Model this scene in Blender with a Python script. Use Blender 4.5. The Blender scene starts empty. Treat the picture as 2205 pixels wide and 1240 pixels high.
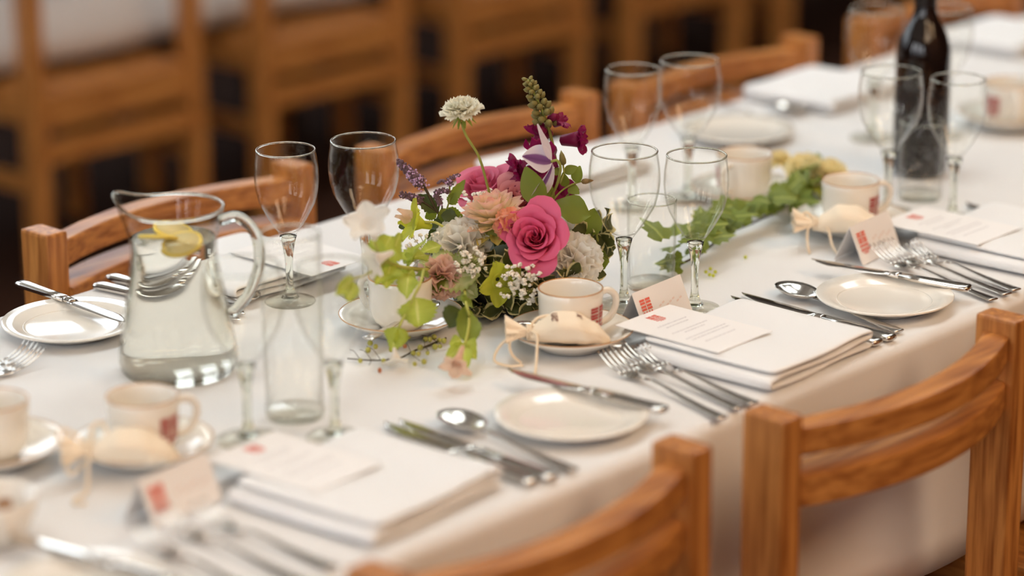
import bpy, bmesh, math, random
from mathutils import Vector, Matrix, noise

random.seed(7)
scene = bpy.context.scene
COL = scene.collection
PI = math.pi

# ------------------------------------------------------------------ camera
cd = bpy.data.cameras.new('camera')
cam = bpy.data.objects.new('camera', cd)
COL.objects.link(cam)
_r = Vector((0.67707, -0.73589, -0.00600)); _u = Vector((0.22873, 0.20267, 0.95216)); _f = Vector((0.69947, 0.64605, -0.30554))
cam.matrix_world = Matrix(((_r.x, _u.x, -_f.x, -2.7), (_r.y, _u.y, -_f.y, -1.7610), (_r.z, _u.z, -_f.z, 1.7854), (0, 0, 0, 1)))
cd.sensor_width = 36.0
cd.lens = 100.0
cd.clip_start = 0.05
cd.clip_end = 60
cd.dof.use_dof = True
cd.dof.focus_distance = 3.34
cd.dof.aperture_fstop = 1.6
scene.camera = cam

# ------------------------------------------------------------------ world, lights, exposure
w = bpy.data.worlds.new('world'); scene.world = w
w.use_nodes = True
w.node_tree.nodes['Background'].inputs[0].default_value = (0.9, 0.72, 0.55, 1)
w.node_tree.nodes['Background'].inputs[1].default_value = 0.10

def area(name, loc, target, sx, sy, power, col):
    l = bpy.data.lights.new(name, 'AREA'); l.shape = 'RECTANGLE'; l.size = sx; l.size_y = sy
    l.energy = power; l.color = col
    o = bpy.data.objects.new(name, l); COL.objects.link(o); o.location = loc
    d = Vector(target) - Vector(loc)
    o.rotation_euler = d.to_track_quat('-Z', 'Y').to_euler()
    return o
# daylight through the tall windows in the far wall, the hall's ceiling lamps, and added fill lights
FILL_WINDOW_V = (-3.2, -0.6, 2.0)  # invented left-wall windows, added to brighten the sides facing the camera
WINDOW_U = (-3.4, -0.9, 1.6, 4.1)
for k_ in WINDOW_U:
    area('window_and_fill_light', (k_, 6.85, 2.75), (k_ * .75, 0.5, 0.2), 1.5, 2.3, 58, (0.86, 0.95, 1.0))
for k_ in FILL_WINDOW_V:
    area('window_and_fill_light', (-6.35, k_, 2.5), (0, k_ * .5 + .2, 0.5), 1.7, 2.3, 68, (0.97, 0.98, 1.0))  # fill light, set in the invented left-wall windows
LAMPS = [(-2.2, 1.2), (-0.2, 1.2), (1.8, 1.2), (3.8, 1.2), (-2.6, -3.6), (0.8, -3.6)]  # last two are unseen extras behind the camera, added as front fill
LAMP_W = [8, 30, 36, 30, 105, 190]
for (lx, ly), lw_ in zip(LAMPS, LAMP_W):
    area('ceiling_and_fill_light', (lx, ly, 4.13), (lx, ly, 0), 1.3 if ly > 0 else 2.4, 1.3 if ly > 0 else 2.4, lw_, (0.77, 0.92, 1.0) if ly > 0 else (1.0, 0.64, 0.35))  # the near pair is added fill, coloured to tint camera-facing sides orange

vs = scene.view_settings
vs.view_transform = 'Standard'; vs.look = 'None'; vs.gamma = 1.0; vs.use_curve_mapping = False
vs.exposure = -0.70
cy = scene.cycles
cy.use_denoising = True
cy.max_bounces = 8; cy.transmission_bounces = 8; cy.glossy_bounces = 4; cy.diffuse_bounces = 3
cy.use_adaptive_sampling = True; cy.adaptive_threshold = 0.12; cy.adaptive_min_samples = 12
cy.transparent_max_bounces = 24
cy.sample_clamp_indirect = 12.0
cy.blur_glossy = 1.0

# ------------------------------------------------------------------ materials
def lin(c):
    return tuple((x / 255 / 12.92) if x / 255 <= .04045 else ((x / 255 + .055) / 1.055) ** 2.4 for x in c)
M = {}
def principled(name, rgb, rough=.5, metal=0., spec=.5, sss=0., coat=0., transl=0.):
    m = bpy.data.materials.new(name); m.use_nodes = True
    b = m.node_tree.nodes['Principled BSDF']
    b.inputs['Base Color'].default_value = (*lin(rgb), 1)
    b.inputs['Roughness'].default_value = rough
    b.inputs['Metallic'].default_value = metal
    b.inputs['Specular IOR Level'].default_value = spec
    b.inputs['Coat Weight'].default_value = coat
    b.inputs['Coat Roughness'].default_value = .1
    M[name] = m
    return m, m.node_tree, b
def add_noise_bump(nt, b, scale, strength, dist=.001, detail=3, coord='Object'):
    tc = nt.nodes.new('ShaderNodeTexCoord'); n = nt.nodes.new('ShaderNodeTexNoise')
    n.inputs['Scale'].default_value = scale; n.inputs['Detail'].default_value = detail
    bp = nt.nodes.new('ShaderNodeBump'); bp.inputs['Strength'].default_value = strength; bp.inputs['Distance'].default_value = dist
    nt.links.new(tc.outputs[coord], n.inputs['Vector']); nt.links.new(n.outputs['Fac'], bp.inputs['Height'])
    nt.links.new(bp.outputs['Normal'], b.inputs['Normal'])
    return n
def add_noise_colour(nt, b, c1, c2, scale, stretch=(1, 1, 1), detail=4, lo=.35, hi=.65):
    tc = nt.nodes.new('ShaderNodeTexCoord'); mp = nt.nodes.new('ShaderNodeMapping')
    mp.inputs['Scale'].default_value = stretch
    n = nt.nodes.new('ShaderNodeTexNoise'); n.inputs['Scale'].default_value = scale; n.inputs['Detail'].default_value = detail
    r = nt.nodes.new('ShaderNodeValToRGB')
    r.color_ramp.elements[0].position = lo; r.color_ramp.elements[1].position = hi
    r.color_ramp.elements[0].color = (*lin(c1), 1); r.color_ramp.elements[1].color = (*lin(c2), 1)
    nt.links.new(tc.outputs['Object'], mp.inputs['Vector']); nt.links.new(mp.outputs['Vector'], n.inputs['Vector'])
    nt.links.new(n.outputs['Fac'], r.inputs['Fac']); nt.links.new(r.outputs['Color'], b.inputs['Base Color'])
    return r
def thin_leaf(name, rgb, rgb_t, mix=.35, rough=.5, vein=None):
    """petals and leaves: diffuse/gloss plus light passing through"""
    m, nt, b = principled(name, rgb, rough, spec=.35)
    t = nt.nodes.new('ShaderNodeBsdfTranslucent'); t.inputs['Color'].default_value = (*lin(rgb_t), 1)
    mx = nt.nodes.new('ShaderNodeMixShader'); mx.inputs[0].default_value = mix
    out = nt.nodes['Material Output']
    nt.links.new(b.outputs[0], mx.inputs[1]); nt.links.new(t.outputs[0], mx.inputs[2]); nt.links.new(mx.outputs[0], out.inputs['Surface'])
    return m, nt, b
def uv_ramp(nt, b, axis, stops, noise_amt=0., nscale=40.):
    """colour by petal coordinate: U along the length, V across (0.5 at the midrib)"""
    uv = nt.nodes.new('ShaderNodeUVMap'); sp = nt.nodes.new('ShaderNodeSeparateXYZ')
    nt.links.new(uv.outputs[0], sp.inputs[0])
    src = sp.outputs[0]
    if axis == 'edge':
        a = nt.nodes.new('ShaderNodeMath'); a.operation = 'SUBTRACT'; a.inputs[1].default_value = .5
        nt.links.new(sp.outputs[1], a.inputs[0])
        c = nt.nodes.new('ShaderNodeMath'); c.operation = 'ABSOLUTE'; nt.links.new(a.outputs[0], c.inputs[0])
        d = nt.nodes.new('ShaderNodeMath'); d.operation = 'MULTIPLY'; d.inputs[1].default_value = 2; nt.links.new(c.outputs[0], d.inputs[0])
        src = d.outputs[0]
    if noise_amt:
        tc = nt.nodes.new('ShaderNodeTexCoord'); n = nt.nodes.new('ShaderNodeTexNoise'); n.inputs['Scale'].default_value = nscale
        nt.links.new(tc.outputs['Object'], n.inputs['Vector'])
        s = nt.nodes.new('ShaderNodeMath'); s.operation = 'MULTIPLY_ADD'; s.inputs[1].default_value = noise_amt; s.inputs[2].default_value = -noise_amt / 2
        nt.links.new(n.outputs['Fac'], s.inputs[0])
        ad = nt.nodes.new('ShaderNodeMath'); ad.operation = 'ADD'; nt.links.new(src, ad.inputs[0]); nt.links.new(s.outputs[0], ad.inputs[1])
        src = ad.outputs[0]
    r = nt.nodes.new('ShaderNodeValToRGB')
    els = r.color_ramp.elements
    while len(els) < len(stops): els.new(.5)
    for e, (pz, c) in zip(els, stops):
        e.position = pz; e.color = (*lin(c), 1)
    nt.links.new(src, r.inputs['Fac']); nt.links.new(r.outputs['Color'], b.inputs['Base Color'])
    for n_ in nt.nodes:
        if n_.type == 'BSDF_TRANSLUCENT': nt.links.new(r.outputs['Color'], n_.inputs['Color'])

# cloth
m, nt, b = principled('linen', (232, 232, 232), .85, spec=.2)
add_noise_bump(nt, b, 14, .35, .004, 4)
m, nt, b = principled('napkin_cotton', (240, 241, 242), .85, spec=.2); add_noise_bump(nt, b, 60, .12, .002, 4)
m, nt, b = principled('calico', (246, 230, 206), .9, spec=.15); add_noise_bump(nt, b, 500, .3, .0006, 2)
principled('cord_cotton', (240, 222, 196), .9, spec=.15)
principled('card_stock', (246, 244, 243), .7, spec=.25)
principled('print_red', (232, 116, 100), .7, spec=.2)
principled('print_cup_red', (176, 62, 56), .3, spec=.5)
principled('print_grey', (206, 202, 204), .8, spec=.1)
principled('print_pink', (238, 222, 216), .8, spec=.1)
principled('print_brown', (120, 72, 58), .8, spec=.1)
# porcelain
principled('porcelain', (243, 238, 228), .12, spec=.55, coat=.3)
principled('gold_line', (196, 138, 66), .3, metal=.55, spec=.5)
# cutlery steel
m, nt, b = principled('steel', (222, 217, 210), .17, metal=1.0); add_noise_bump(nt, b, 160, .03, .0005, 2)
# woods
def wood(name, stretch, dark=(140, 80, 34), light=(206, 140, 74), rough=.42):
    m, nt, b = principled(name, light, rough, spec=.4, coat=.14)
    b.inputs['Coat Roughness'].default_value = .33
    r = add_noise_colour(nt, b, dark, light, 9, stretch, 6, .28, .62)
    e = r.color_ramp.elements.new(.44); e.color = (*lin(tuple((a + c) / 2 for a, c in zip(dark, light))), 1)
    bp = nt.nodes.new('ShaderNodeBump'); bp.inputs['Strength'].default_value = .12; bp.inputs['Distance'].default_value = .001
    nt.links.new(r.outputs['Color'], bp.inputs['Height']); nt.links.new(bp.outputs['Normal'], b.inputs['Normal'])
wood('oak_upright', (14, 14, 1.0)); wood('oak_rail', (1.0, 14, 14)); wood('oak_seat', (12, 1.2, 12))
wood('floor_wood', (1, 10, 1), (40, 24, 17), (58, 36, 26), .95)
fb_ = M['floor_wood'].node_tree.nodes['Principled BSDF']; fb_.inputs['Specular IOR Level'].default_value = .08; fb_.inputs['Coat Weight'].default_value = 0
wood('panel_wood', (8, 8, .8), (82, 52, 34), (118, 78, 52), .5)
principled('table_dark', (52, 36, 28), .6)
principled('ceiling_paint', (214, 200, 182), .9)
principled('lamp_metal', (70, 52, 40), .4, metal=.8)
def emis(name, rgb, s):
    m = bpy.data.materials.new(name); m.use_nodes = True; nt = m.node_tree
    nt.nodes.remove(nt.nodes['Principled BSDF'])
    e = nt.nodes.new('ShaderNodeEmission'); e.inputs[0].default_value = (*lin(rgb), 1); e.inputs[1].default_value = s
    nt.links.new(e.outputs[0], nt.nodes['Material Output'].inputs['Surface']); M[name] = m
emis('lamp_glow', (255, 244, 228), 5.0)
emis('window_sky', (240, 246, 255), 3.0)
# glass
def thin_glass(name, edge=(230, 229, 224), body=(255, 255, 254)):
    m = bpy.data.materials.new(name); m.use_nodes = True; nt = m.node_tree
    nt.nodes.remove(nt.nodes['Principled BSDF'])
    lw = nt.nodes.new('ShaderNodeLayerWeight'); lw.inputs['Blend'].default_value = .5
    pw = nt.nodes.new('ShaderNodeMath'); pw.operation = 'POWER'; pw.inputs[1].default_value = 4.2
    ma = nt.nodes.new('ShaderNodeMath'); ma.operation = 'MULTIPLY_ADD'; ma.inputs[1].default_value = .52; ma.inputs[2].default_value = .016
    nt.links.new(lw.outputs['Facing'], pw.inputs[0]); nt.links.new(pw.outputs[0], ma.inputs[0])
    cr = nt.nodes.new('ShaderNodeValToRGB')
    cr.color_ramp.elements[0].position = .7; cr.color_ramp.elements[0].color = (*lin(body), 1)
    cr.color_ramp.elements[1].position = 1.0; cr.color_ramp.elements[1].color = (*lin(edge), 1)
    nt.links.new(lw.outputs['Facing'], cr.inputs['Fac'])
    tr = nt.nodes.new('ShaderNodeBsdfTransparent'); nt.links.new(cr.outputs['Color'], tr.inputs['Color'])
    gl = nt.nodes.new('ShaderNodeBsdfGlossy'); gl.inputs['Roughness'].default_value = .03
    mx = nt.nodes.new('ShaderNodeMixShader')
    nt.links.new(ma.outputs[0], mx.inputs[0]); nt.links.new(tr.outputs[0], mx.inputs[1]); nt.links.new(gl.outputs[0], mx.inputs[2])
    nt.links.new(mx.outputs[0], nt.nodes['Material Output'].inputs['Surface']); M[name] = m
thin_glass('glass_wall')
thin_glass('glass_foot', (206, 204, 196), (252, 252, 249))
def solid_glass(name, rgb, ior, rough=0.):
    m = bpy.data.materials.new(name); m.use_nodes = True; nt = m.node_tree
    nt.nodes.remove(nt.nodes['Principled BSDF'])
    g = nt.nodes.new('ShaderNodeBsdfGlass'); g.inputs['Color'].default_value = (*lin(rgb), 1)
    g.inputs['IOR'].default_value = ior; g.inputs['Roughness'].default_value = rough
    nt.links.new(g.outputs[0], nt.nodes['Material Output'].inputs['Surface']); M[name] = m
solid_glass('glass_solid', (250, 251, 247), 1.5)
solid_glass('water', (253, 253, 250), 1.33)
principled('bottle_glass', (22, 14, 12), .06, spec=.6)
principled('bottle_foil', (24, 18, 18), .3)
principled('lemon_rind', (246, 216, 92), .4); thin_leaf('lemon_flesh', (250, 236, 176), (250, 226, 120), .4)
principled('sugar_brown', (150, 108, 70), .9)
# plants
thin_leaf('rose_pink', (236, 112, 154), (242, 104, 150), .32, .55)
m, nt, b = thin_leaf('rose_pink_pale', (236, 158, 160), (240, 168, 168), .35)
thin_leaf('rose_pink_mid', (226, 120, 150), (230, 120, 150), .35)
m, nt, b = thin_leaf('dahlia', (250, 200, 160), (250, 200, 160), .35); uv_ramp(nt, b, 'len', [(.0, (250, 230, 150)), (.45, (255, 240, 196)), (.8, (255, 226, 200)), (1, (252, 192, 178))])
thin_leaf('dahlia_back', (238, 222, 128), (222, 205, 96), .3)
m, nt, b = thin_leaf('carnation_peach', (252, 190, 160), (252, 186, 152), .35)
thin_leaf('carnation_white', (255, 253, 247), (255, 252, 244), .5)
thin_leaf('carnation_pink', (252, 220, 208), (252, 216, 202), .4)
thin_leaf('yellow_petal', (255, 243, 200), (255, 242, 190), .45)
thin_leaf('scabiosa_white', (250, 246, 228), (250, 244, 220), .35)
thin_leaf('burgundy', (146, 30, 80), (170, 22, 96), .35, .45)
m, nt, b = thin_leaf('clematis', (234, 222, 234), (230, 214, 232), .35); uv_ramp(nt, b, 'edge', [(0, (112, 66, 124)), (.3, (142, 96, 152)), (.42, (232, 220, 232)), (1, (240, 232, 238))], .12, 60)
thin_leaf('clematis_inner', (240, 232, 238), (236, 224, 236), .35)
thin_leaf('nicotiana_white', (253, 248, 240), (253, 248, 240), .5)
thin_leaf('nicotiana_peach', (240, 206, 180), (240, 206, 180), .45)
thin_leaf('lime', (222, 226, 86), (226, 232, 70), .45)
m, nt, b = thin_leaf('lime_leaf', (150, 160, 62), (170, 182, 50), .4); uv_ramp(nt, b, 'edge', [(0, (226, 226, 136)), (.1, (198, 208, 88)), (1, (178, 192, 76))], .25, 70)
m, nt, b = thin_leaf('sage_leaf', (150, 164, 98), (150, 168, 70), .3); uv_ramp(nt, b, 'edge', [(0, (230, 232, 184)), (.12, (186, 198, 124)), (.6, (210, 216, 160)), (1, (164, 182, 104))], .5, 110)
thin_leaf('leaf_green', (126, 140, 58), (156, 172, 46), .35)
thin_leaf('leaf_dark', (76, 86, 44), (96, 112, 40), .25)
m, nt, b = thin_leaf('leaf_variegated', (70, 76, 34), (90, 100, 40), .2); uv_ramp(nt, b, 'edge', [(0, (84, 88, 44)), (.66, (78, 84, 40)), (.80, (222, 210, 152)), (1, (232, 220, 168))], .6, 70)
m, nt, b = thin_leaf('ivy_leaf', (96, 112, 46), (130, 150, 50), .3); uv_ramp(nt, b, 'edge', [(0, (176, 186, 96)), (.15, (122, 140, 60)), (1, (134, 150, 64))], .3, 60)
principled('stem_green', (150, 154, 70), .6); principled('stem_dark', (74, 62, 40), .7); principled('stem_lime', (186, 188, 90), .6)
principled('berry_green', (176, 172, 78), .4); principled('berry_red', (186, 116, 76), .5)
principled('floret_white', (246, 240, 228), .7); principled('floret_purple', (196, 160, 196), .7); principled('floret_dark', (110, 84, 92), .8)
principled('bud_olive', (132, 122, 66), .6); principled('bud_brown', (140, 112, 66), .6)
principled('dark_bowl', (30, 24, 22), .5)

# ------------------------------------------------------------------ geometry helpers
def link(o, parent=None, loc=None):
    COL.objects.link(o)
    if parent: o.parent = parent
    if loc is not None: o.location = loc
    return o
def mesh_data(name, verts, faces, uvs=None, smooth=True):
    me = bpy.data.meshes.new(name)
    me.from_pydata([tuple(v) for v in verts], [], faces)
    if uvs:
        l = me.uv_layers.new(name='UVMap')
        for poly in me.polygons:
            for li in poly.loop_indices:
                l.data[li].uv = uvs[me.loops[li].vertex_index]
    if smooth: me.shade_smooth()
    me.update()
    return me
def part(name, geo, mat, parent=None, loc=None, smooth=True, bevel=0, recalc=True):
    verts, faces = geo[0], geo[1]
    uvs = geo[2] if len(geo) > 2 else None
    me = mesh_data(name, verts, faces, uvs, smooth)
    if bevel or recalc:
        bm = bmesh.new(); bm.from_mesh(me)
        if bevel:
            eds = [e for e in bm.edges if len(e.link_faces) == 2 and e.calc_face_angle() > .6]
            bmesh.ops.bevel(bm, geom=eds, offset=bevel, segments=2, profile=.6, affect='EDGES')
        if recalc: bmesh.ops.recalc_face_normals(bm, faces=bm.faces)
        bm.to_mesh(me); bm.free()
        if smooth: me.shade_smooth()
    me.materials.append(M[mat])
    o = bpy.data.objects.new(name, me)
    return link(o, parent, loc)
def empty(name, loc, rz=0.):
    o = bpy.data.objects.new(name, None); o.empty_display_size = .05
    link(o, None, loc); o.rotation_euler = (0, 0, rz)
    return o
def tag(o, label, cat, group=None):
    o['label'] = label; o['category'] = cat
    if group: o['group'] = group
    return o
def struct(o): o['kind'] = 'structure'; return o
def children(o): return [c for c in bpy.data.objects if c.parent == o]
KIDS = {}
def copy_thing(o, loc, rz, label, group=None):
    c = o.copy(); COL.objects.link(c); c.location = loc if len(loc) == 3 else (loc[0], loc[1], 0); c.rotation_euler = (0, 0, rz); c['label'] = label
    if group: c['group'] = group
    for ch in KIDS.setdefault(o.name, children(o)):
        d = ch.copy(); COL.objects.link(d); d.parent = c
        for g in KIDS.setdefault(ch.name, children(ch)):
            e = g.copy(); COL.objects.link(e); e.parent = d
    return c
def merge(*geos):
    V, F, U = [], [], []
    for g in geos:
        k = len(V); V += list(g[0]); F += [tuple(i + k for i in f) for f in g[1]]
        U += list(g[2]) if len(g) > 2 and g[2] else [(0, .5)] * len(g[0])
    return V, F, U
def xform(g, mat):
    return ([mat @ Vector(v) for v in g[0]], g[1]) + tuple(g[2:])
def box(x0, x1, y0, y1, z0, z1):
    v = [(x0, y0, z0), (x1, y0, z0), (x1, y1, z0), (x0, y1, z0), (x0, y0, z1), (x1, y0, z1), (x1, y1, z1), (x0, y1, z1)]
    return v, [(3, 2, 1, 0), (4, 5, 6, 7), (0, 1, 5, 4), (1, 2, 6, 5), (2, 3, 7, 6), (3, 0, 4, 7)]
def lathe(prof, n=40, closed=False, wob=None):
    """profile [(r,z)...]; r==0 ends become poles"""
    V, F, rings = [], [], []
    for (r, z) in prof:
        if r < 1e-6:
            rings.append([len(V)]); V.append((0, 0, z))
        else:
            rings.append(list(range(len(V), len(V) + n)))
            for k in range(n):
                a = 2 * PI * k / n
                rr, zz = (r, z) if not wob else wob(r, z, a)
                V.append((rr * math.cos(a), rr * math.sin(a), zz))
    pairs = list(zip(rings, rings[1:]))
    if closed: pairs.append((rings[-1], rings[0]))
    for A, B in pairs:
        if len(A) == 1 and len(B) == 1: continue
        for k in range(n):
            k2 = (k + 1) % n
            if len(A) == 1: F.append((A[0], B[k], B[k2]))
            elif len(B) == 1: F.append((A[k], A[k2], B[0]))
            else: F.append((A[k], A[k2], B[k2], B[k]))
    return V, F
def smooth_path(pts, n=6):
    pts = [Vector(p) for p in pts]
    if len(pts) < 3: return pts
    out = []
    P = [pts[0] * 2 - pts[1]] + pts + [pts[-1] * 2 - pts[-2]]
    for i in range(1, len(P) - 2):
        for k in range(n):
            t = k / n
            a, b_, c, d = P[i - 1], P[i], P[i + 1], P[i + 2]
            out.append(.5 * ((2 * b_) + (c - a) * t + (2 * a - 5 * b_ + 4 * c - d) * t * t + (3 * b_ - a - 3 * c + d) * t ** 3))
    out.append(pts[-1])
    return out
def tube(pts, r, n=8, sm=5, cap=True):
    """round tube along a smoothed path; r a number or (start,end)"""
    P = smooth_path(pts, sm) if sm else [Vector(p) for p in pts]
    V, F = [], []
    m = len(P)
    up = Vector((.13, .21, .97))
    for i, p_ in enumerate(P):
        d = (P[min(i + 1, m - 1)] - P[max(i - 1, 0)])
        if d.length < 1e-9: d = Vector((0, 0, 1))
        d.normalize()
        s = d.cross(up)
        if s.length < 1e-3: s = d.cross(Vector((1, 0, 0)))
        s.normalize(); u_ = s.cross(d)
        rr = r if not isinstance(r, (tuple, list)) else r[0] + (r[1] - r[0]) * i / max(1, m - 1)
        for k in range(n):
            a = 2 * PI * k / n
            V.append(p_ + s * (rr * math.cos(a)) + u_ * (rr * math.sin(a)))
    for i in range(m - 1):
        for k in range(n):
            k2 = (k + 1) % n
            F.append((i * n + k, i * n + k2, (i + 1) * n + k2, (i + 1) * n + k))
    if cap:
        F.append(tuple(range(n - 1, -1, -1))); F.append(tuple((m - 1) * n + k for k in range(n)))
    return V, F
def grid(nu, nv, fn, close_u=False):
    V = [fn(i / (nu - 1) if not close_u else i / nu, j / (nv - 1)) for i in range(nu) for j in range(nv)]
    U = [(i / (nu - 1), j / (nv - 1)) for i in range(nu) for j in range(nv)]
    F = []
    for i in range(nu if close_u else nu - 1):
        for j in range(nv - 1):
            i2 = (i + 1) % nu
            F.append((i * nv + j, i2 * nv + j, i2 * nv + j + 1, i * nv + j + 1))
    return V, F, U
def loft(secs, n=10, e=2.6):
    """flat metal bars: secs = [(x, y, z, half width, half thickness)] along x; superellipse cross-section"""
    V, F = [], []
    for (x, y, z, hw, ht) in secs:
        for k in range(n):
            a = 2 * PI * k / n
            c, s = math.cos(a), math.sin(a)
            V.append((x, y + hw * math.copysign(abs(c) ** (2 / e), c), z + ht * math.copysign(abs(s) ** (2 / e), s)))
    m = len(secs)
    for i in range(m - 1):
        for k in range(n):
            k2 = (k + 1) % n
            F.append((i * n + k, i * n + k2, (i + 1) * n + k2, (i + 1) * n + k))
    F.append(tuple(range(n - 1, -1, -1))); F.append(tuple((m - 1) * n + k for k in range(n)))
    return V, F
def ico(r, sub=1, c=(0, 0, 0), sc=(1, 1, 1)):
    bm = bmesh.new(); bmesh.ops.create_icosphere(bm, subdivisions=sub, radius=r)
    V = [Vector((v.co.x * sc[0] + c[0], v.co.y * sc[1] + c[1], v.co.z * sc[2] + c[2])) for v in bm.verts]
    F = [tuple(v.index for v in f.verts) for f in bm.faces]
    bm.free()
    return V, F
def frame(axis, roll=0., hint=None):
    """rotation whose +Z is axis"""
    z = Vector(axis).normalized()
    h = Vector(hint) if hint else Vector((0, 0, 1))
    if abs(z.dot(h.normalized())) > .97: h = Vector((1, 0, 0))
    x = h.cross(z).normalized(); y = z.cross(x)
    return Matrix((x, y, z)).transposed() @ Matrix.Rotation(roll, 3, 'Z')

TZ = 0.73                                   # top of the table
RIGHT = Vector((.677, -.736, 0)); TOWARD = Vector((-.735, -.679, 0)); UP = Vector((0, 0, 1))

# ------------------------------------------------------------------ the hall
RX0, RX1, RY0, RY1, RH = -6.5, 8.5, -5.0, 7.0, 4.3
fl = empty('floor', (0, 0, 0)); struct(fl)
bw = 1.0
ix = 0
pl_ = None
rows = [(-.72 + k * .16) for k in range(34)]
part('floor_base', box(RX0, RX1, RY0, RY1, -.10, -.021), 'floor_wood', fl, smooth=False)
for k, y0 in enumerate(rows):
    if pl_ is None:
        pl_ = part('floorboard', box(-3.6, 5.2, 0, .157, -.02, 0), 'floor_wood', fl, (0, y0, 0), smooth=False)
    else:
        q = pl_.copy(); COL.objects.link(q); q.parent = fl; q.location = (random.uniform(-.4, .4), y0, random.uniform(-.0006, 0))
struct(part('ceiling', box(RX0, RX1, RY0, RY1, RH, RH + .1), 'ceiling_paint', smooth=False))
struct(part('wall_left', box(RX0 - .12, RX0, RY0, RY1, 0, RH), 'panel_wood', smooth=False))
struct(part('wall_right', box(RX1, RX1 + .12, RY0, RY1, 0, RH), 'panel_wood', smooth=False))
struct(part('wall_near', box(RX0, RX1, RY0 - .12, RY0, 0, RH), 'panel_wood', smooth=False))
struct(part('wall_far', box(RX0, RX1, RY1, RY1 + .12, 0, RH), 'panel_wood', smooth=False))
struct(part('baseboard_far', box(RX0, RX1, RY1 - .025, RY1, 0, .16), 'table_dark', smooth=False))
WN = [((u_, RY1 - .02, 1.55), 0.) for u_ in WINDOW_U] + [((RX0 + .02, v_, 1.3), PI / 2) for v_ in FILL_WINDOW_V]  # the left-wall ones are added only to carry the fill light
for k, (wl, wr) in enumerate(WN):
    wn = empty('window_%d' % (k + 1), wl, wr); struct(wn)
    part('window_frame', merge(box(-.86, .86, -.05, .02, -.08, 0), box(-.86, .86, -.05, .02, 2.4, 2.48), box(-.86, -.78, -.05, .02, 0, 2.4), box(.78, .86, -.05, .02, 0, 2.4), box(-.03, .03, -.04, .02, 0, 2.4), box(-.78, .78, -.04, .02, 1.17, 1.23)), 'table_dark', wn, smooth=False)
    pn = None
    for cx in (-.405, .405):
        for cz in (.585, 1.815):
            if pn is None: pn = part('pane', box(-.375, .375, -.012, -.004, -.585, .585), 'window_sky', wn, (cx, .02, cz), smooth=False)
            else:
                q = pn.copy(); COL.objects.link(q); q.parent = wn; q.location = (cx, .02, cz)
lp = None
places = ['over the left end of the second table', 'over the aisle left of middle', 'over the aisle right of middle', 'over the far right end of the aisle', 'behind the photographer on the left, added for warm fill', 'behind the near chairs on the right, added for warm fill']
for (lx, ly), where in zip(LAMPS, places):
    lab = 'wide round ceiling lamp with a glowing disc ' + where
    if lp is None:
        lp = empty('ceiling_and_fill_lamp', (lx, ly, 4.16)); tag(lp, lab, 'lamp', 'ceiling lamps of the hall')
        part('shade', lathe([(.74, .02), (.80, .0), (.82, .03), (.78, .09), (.10, .14), (.0, .14)], 32), 'lamp_metal', lp)
        part('diffuser', lathe([(.0, .04), (.74, .04), (.74, .05), (0, .05)], 32), 'lamp_glow', lp)
    else:
        copy_thing(lp, (lx, ly, 4.16), 0, lab)

# ------------------------------------------------------------------ tables and cloths
def table(name, x0, x1, y0, y1, label):
    t = empty(name, ((x0 + x1) / 2, (y0 + y1) / 2, 0)); tag(t, label, 'table', 'long hall tables under white cloths')
    hx, hy = (x1 - x0) / 2, (y1 - y0) / 2
    part('tabletop', box(-hx + .012, hx - .012, -hy + .012, hy - .012, .70, .7275), 'table_dark', t, smooth=False)
    lg = None
    n = max(2, int((x1 - x0) / 1.8) + 1)
    for k in range(n):
        for s in (-1, 1):
            px = -hx + .12 + (2 * hx - .24) * k / (n - 1)
            if lg is None: lg = part('leg', box(-.025, .025, -.025, .025, 0, .70), 'table_dark', t, (px, s * hy * .14, 0), smooth=False, bevel=.003)
            else:
                q = lg.copy(); COL.objects.link(q); q.parent = t; q.location = (px, s * hy * .14, 0)
    return t
def cloth(name, x0, x1, y0, y1, hem, label, seed=0):
    """top with a rounded edge and hanging sides that wave a little more towards the hem"""
    R = .016
    prof = []
    prof.append((y0 - .006, hem))
    for k in range(1, 7): prof.append((y0 - .006, hem + (TZ - R - hem) * k / 7))
    for k in range(0, 6):
        a = PI - k * PI / 10
        prof.append((y0 - .006 + R + R * math.cos(a), TZ - R + R * math.sin(a)))
    ny = 30
    for k in range(1, ny): prof.append((y0 + R + (y1 - y0 - 2 * R) * k / ny, TZ))
    for k in range(0, 6):
        a = PI / 2 - k * PI / 10
        prof.append((y1 + .006 - R + R * math.cos(a), TZ - R + R * math.sin(a)))
    for k in range(6, 0, -1): prof.append((y1 + .006, hem + (TZ - R - hem) * k / 7))
    prof.append((y1 + .006, hem))
    nx = int((x1 - x0) / .035)
    ym = (y0 + y1) / 2
    def f(i, j):
        x = x0 + (x1 - x0) * i
        y, z = prof[int(round(j * (len(prof) - 1)))]
        d = max(0., (TZ - z) / (TZ - hem))
        s = -1 if y < ym else 1
        wv = (.010 * math.sin(x * 9.1 + seed) + .007 * math.sin(x * 17.3 + 2 * seed + 1.3)) * d ** 1.2
        y += s * (max(0, wv + .010 * d))
        z += .0012 * noise.noise(Vector((x * 6, y * 6, seed))) * (1 - d) if d < .02 else .006 * math.sin(x * 3 + seed) * d
        return (x, y, z)
    g = grid(nx, len(prof), f)
    o = part(name, g, 'linen')
    sm = o.modifiers.new('thickness', 'SOLIDIFY'); sm.thickness = .0015; sm.offset = -1
    tag(o, label, 'tablecloth', 'white tablecloths')
    return o
HEM = .433
table('banquet_table', -2.0, 3.4, 0, .854, 'long dark banquet table in the foreground, set with glasses and flowers')
cloth('tablecloth', -2.0, 3.4, 0, .854, HEM, 'white tablecloth on the laid foreground table under plates and flowers', 1.0)
table('banquet_table', -.8, 4.6, 2.86, 3.72, 'long dark table in the blurred background behind the row of chairs')
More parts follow.
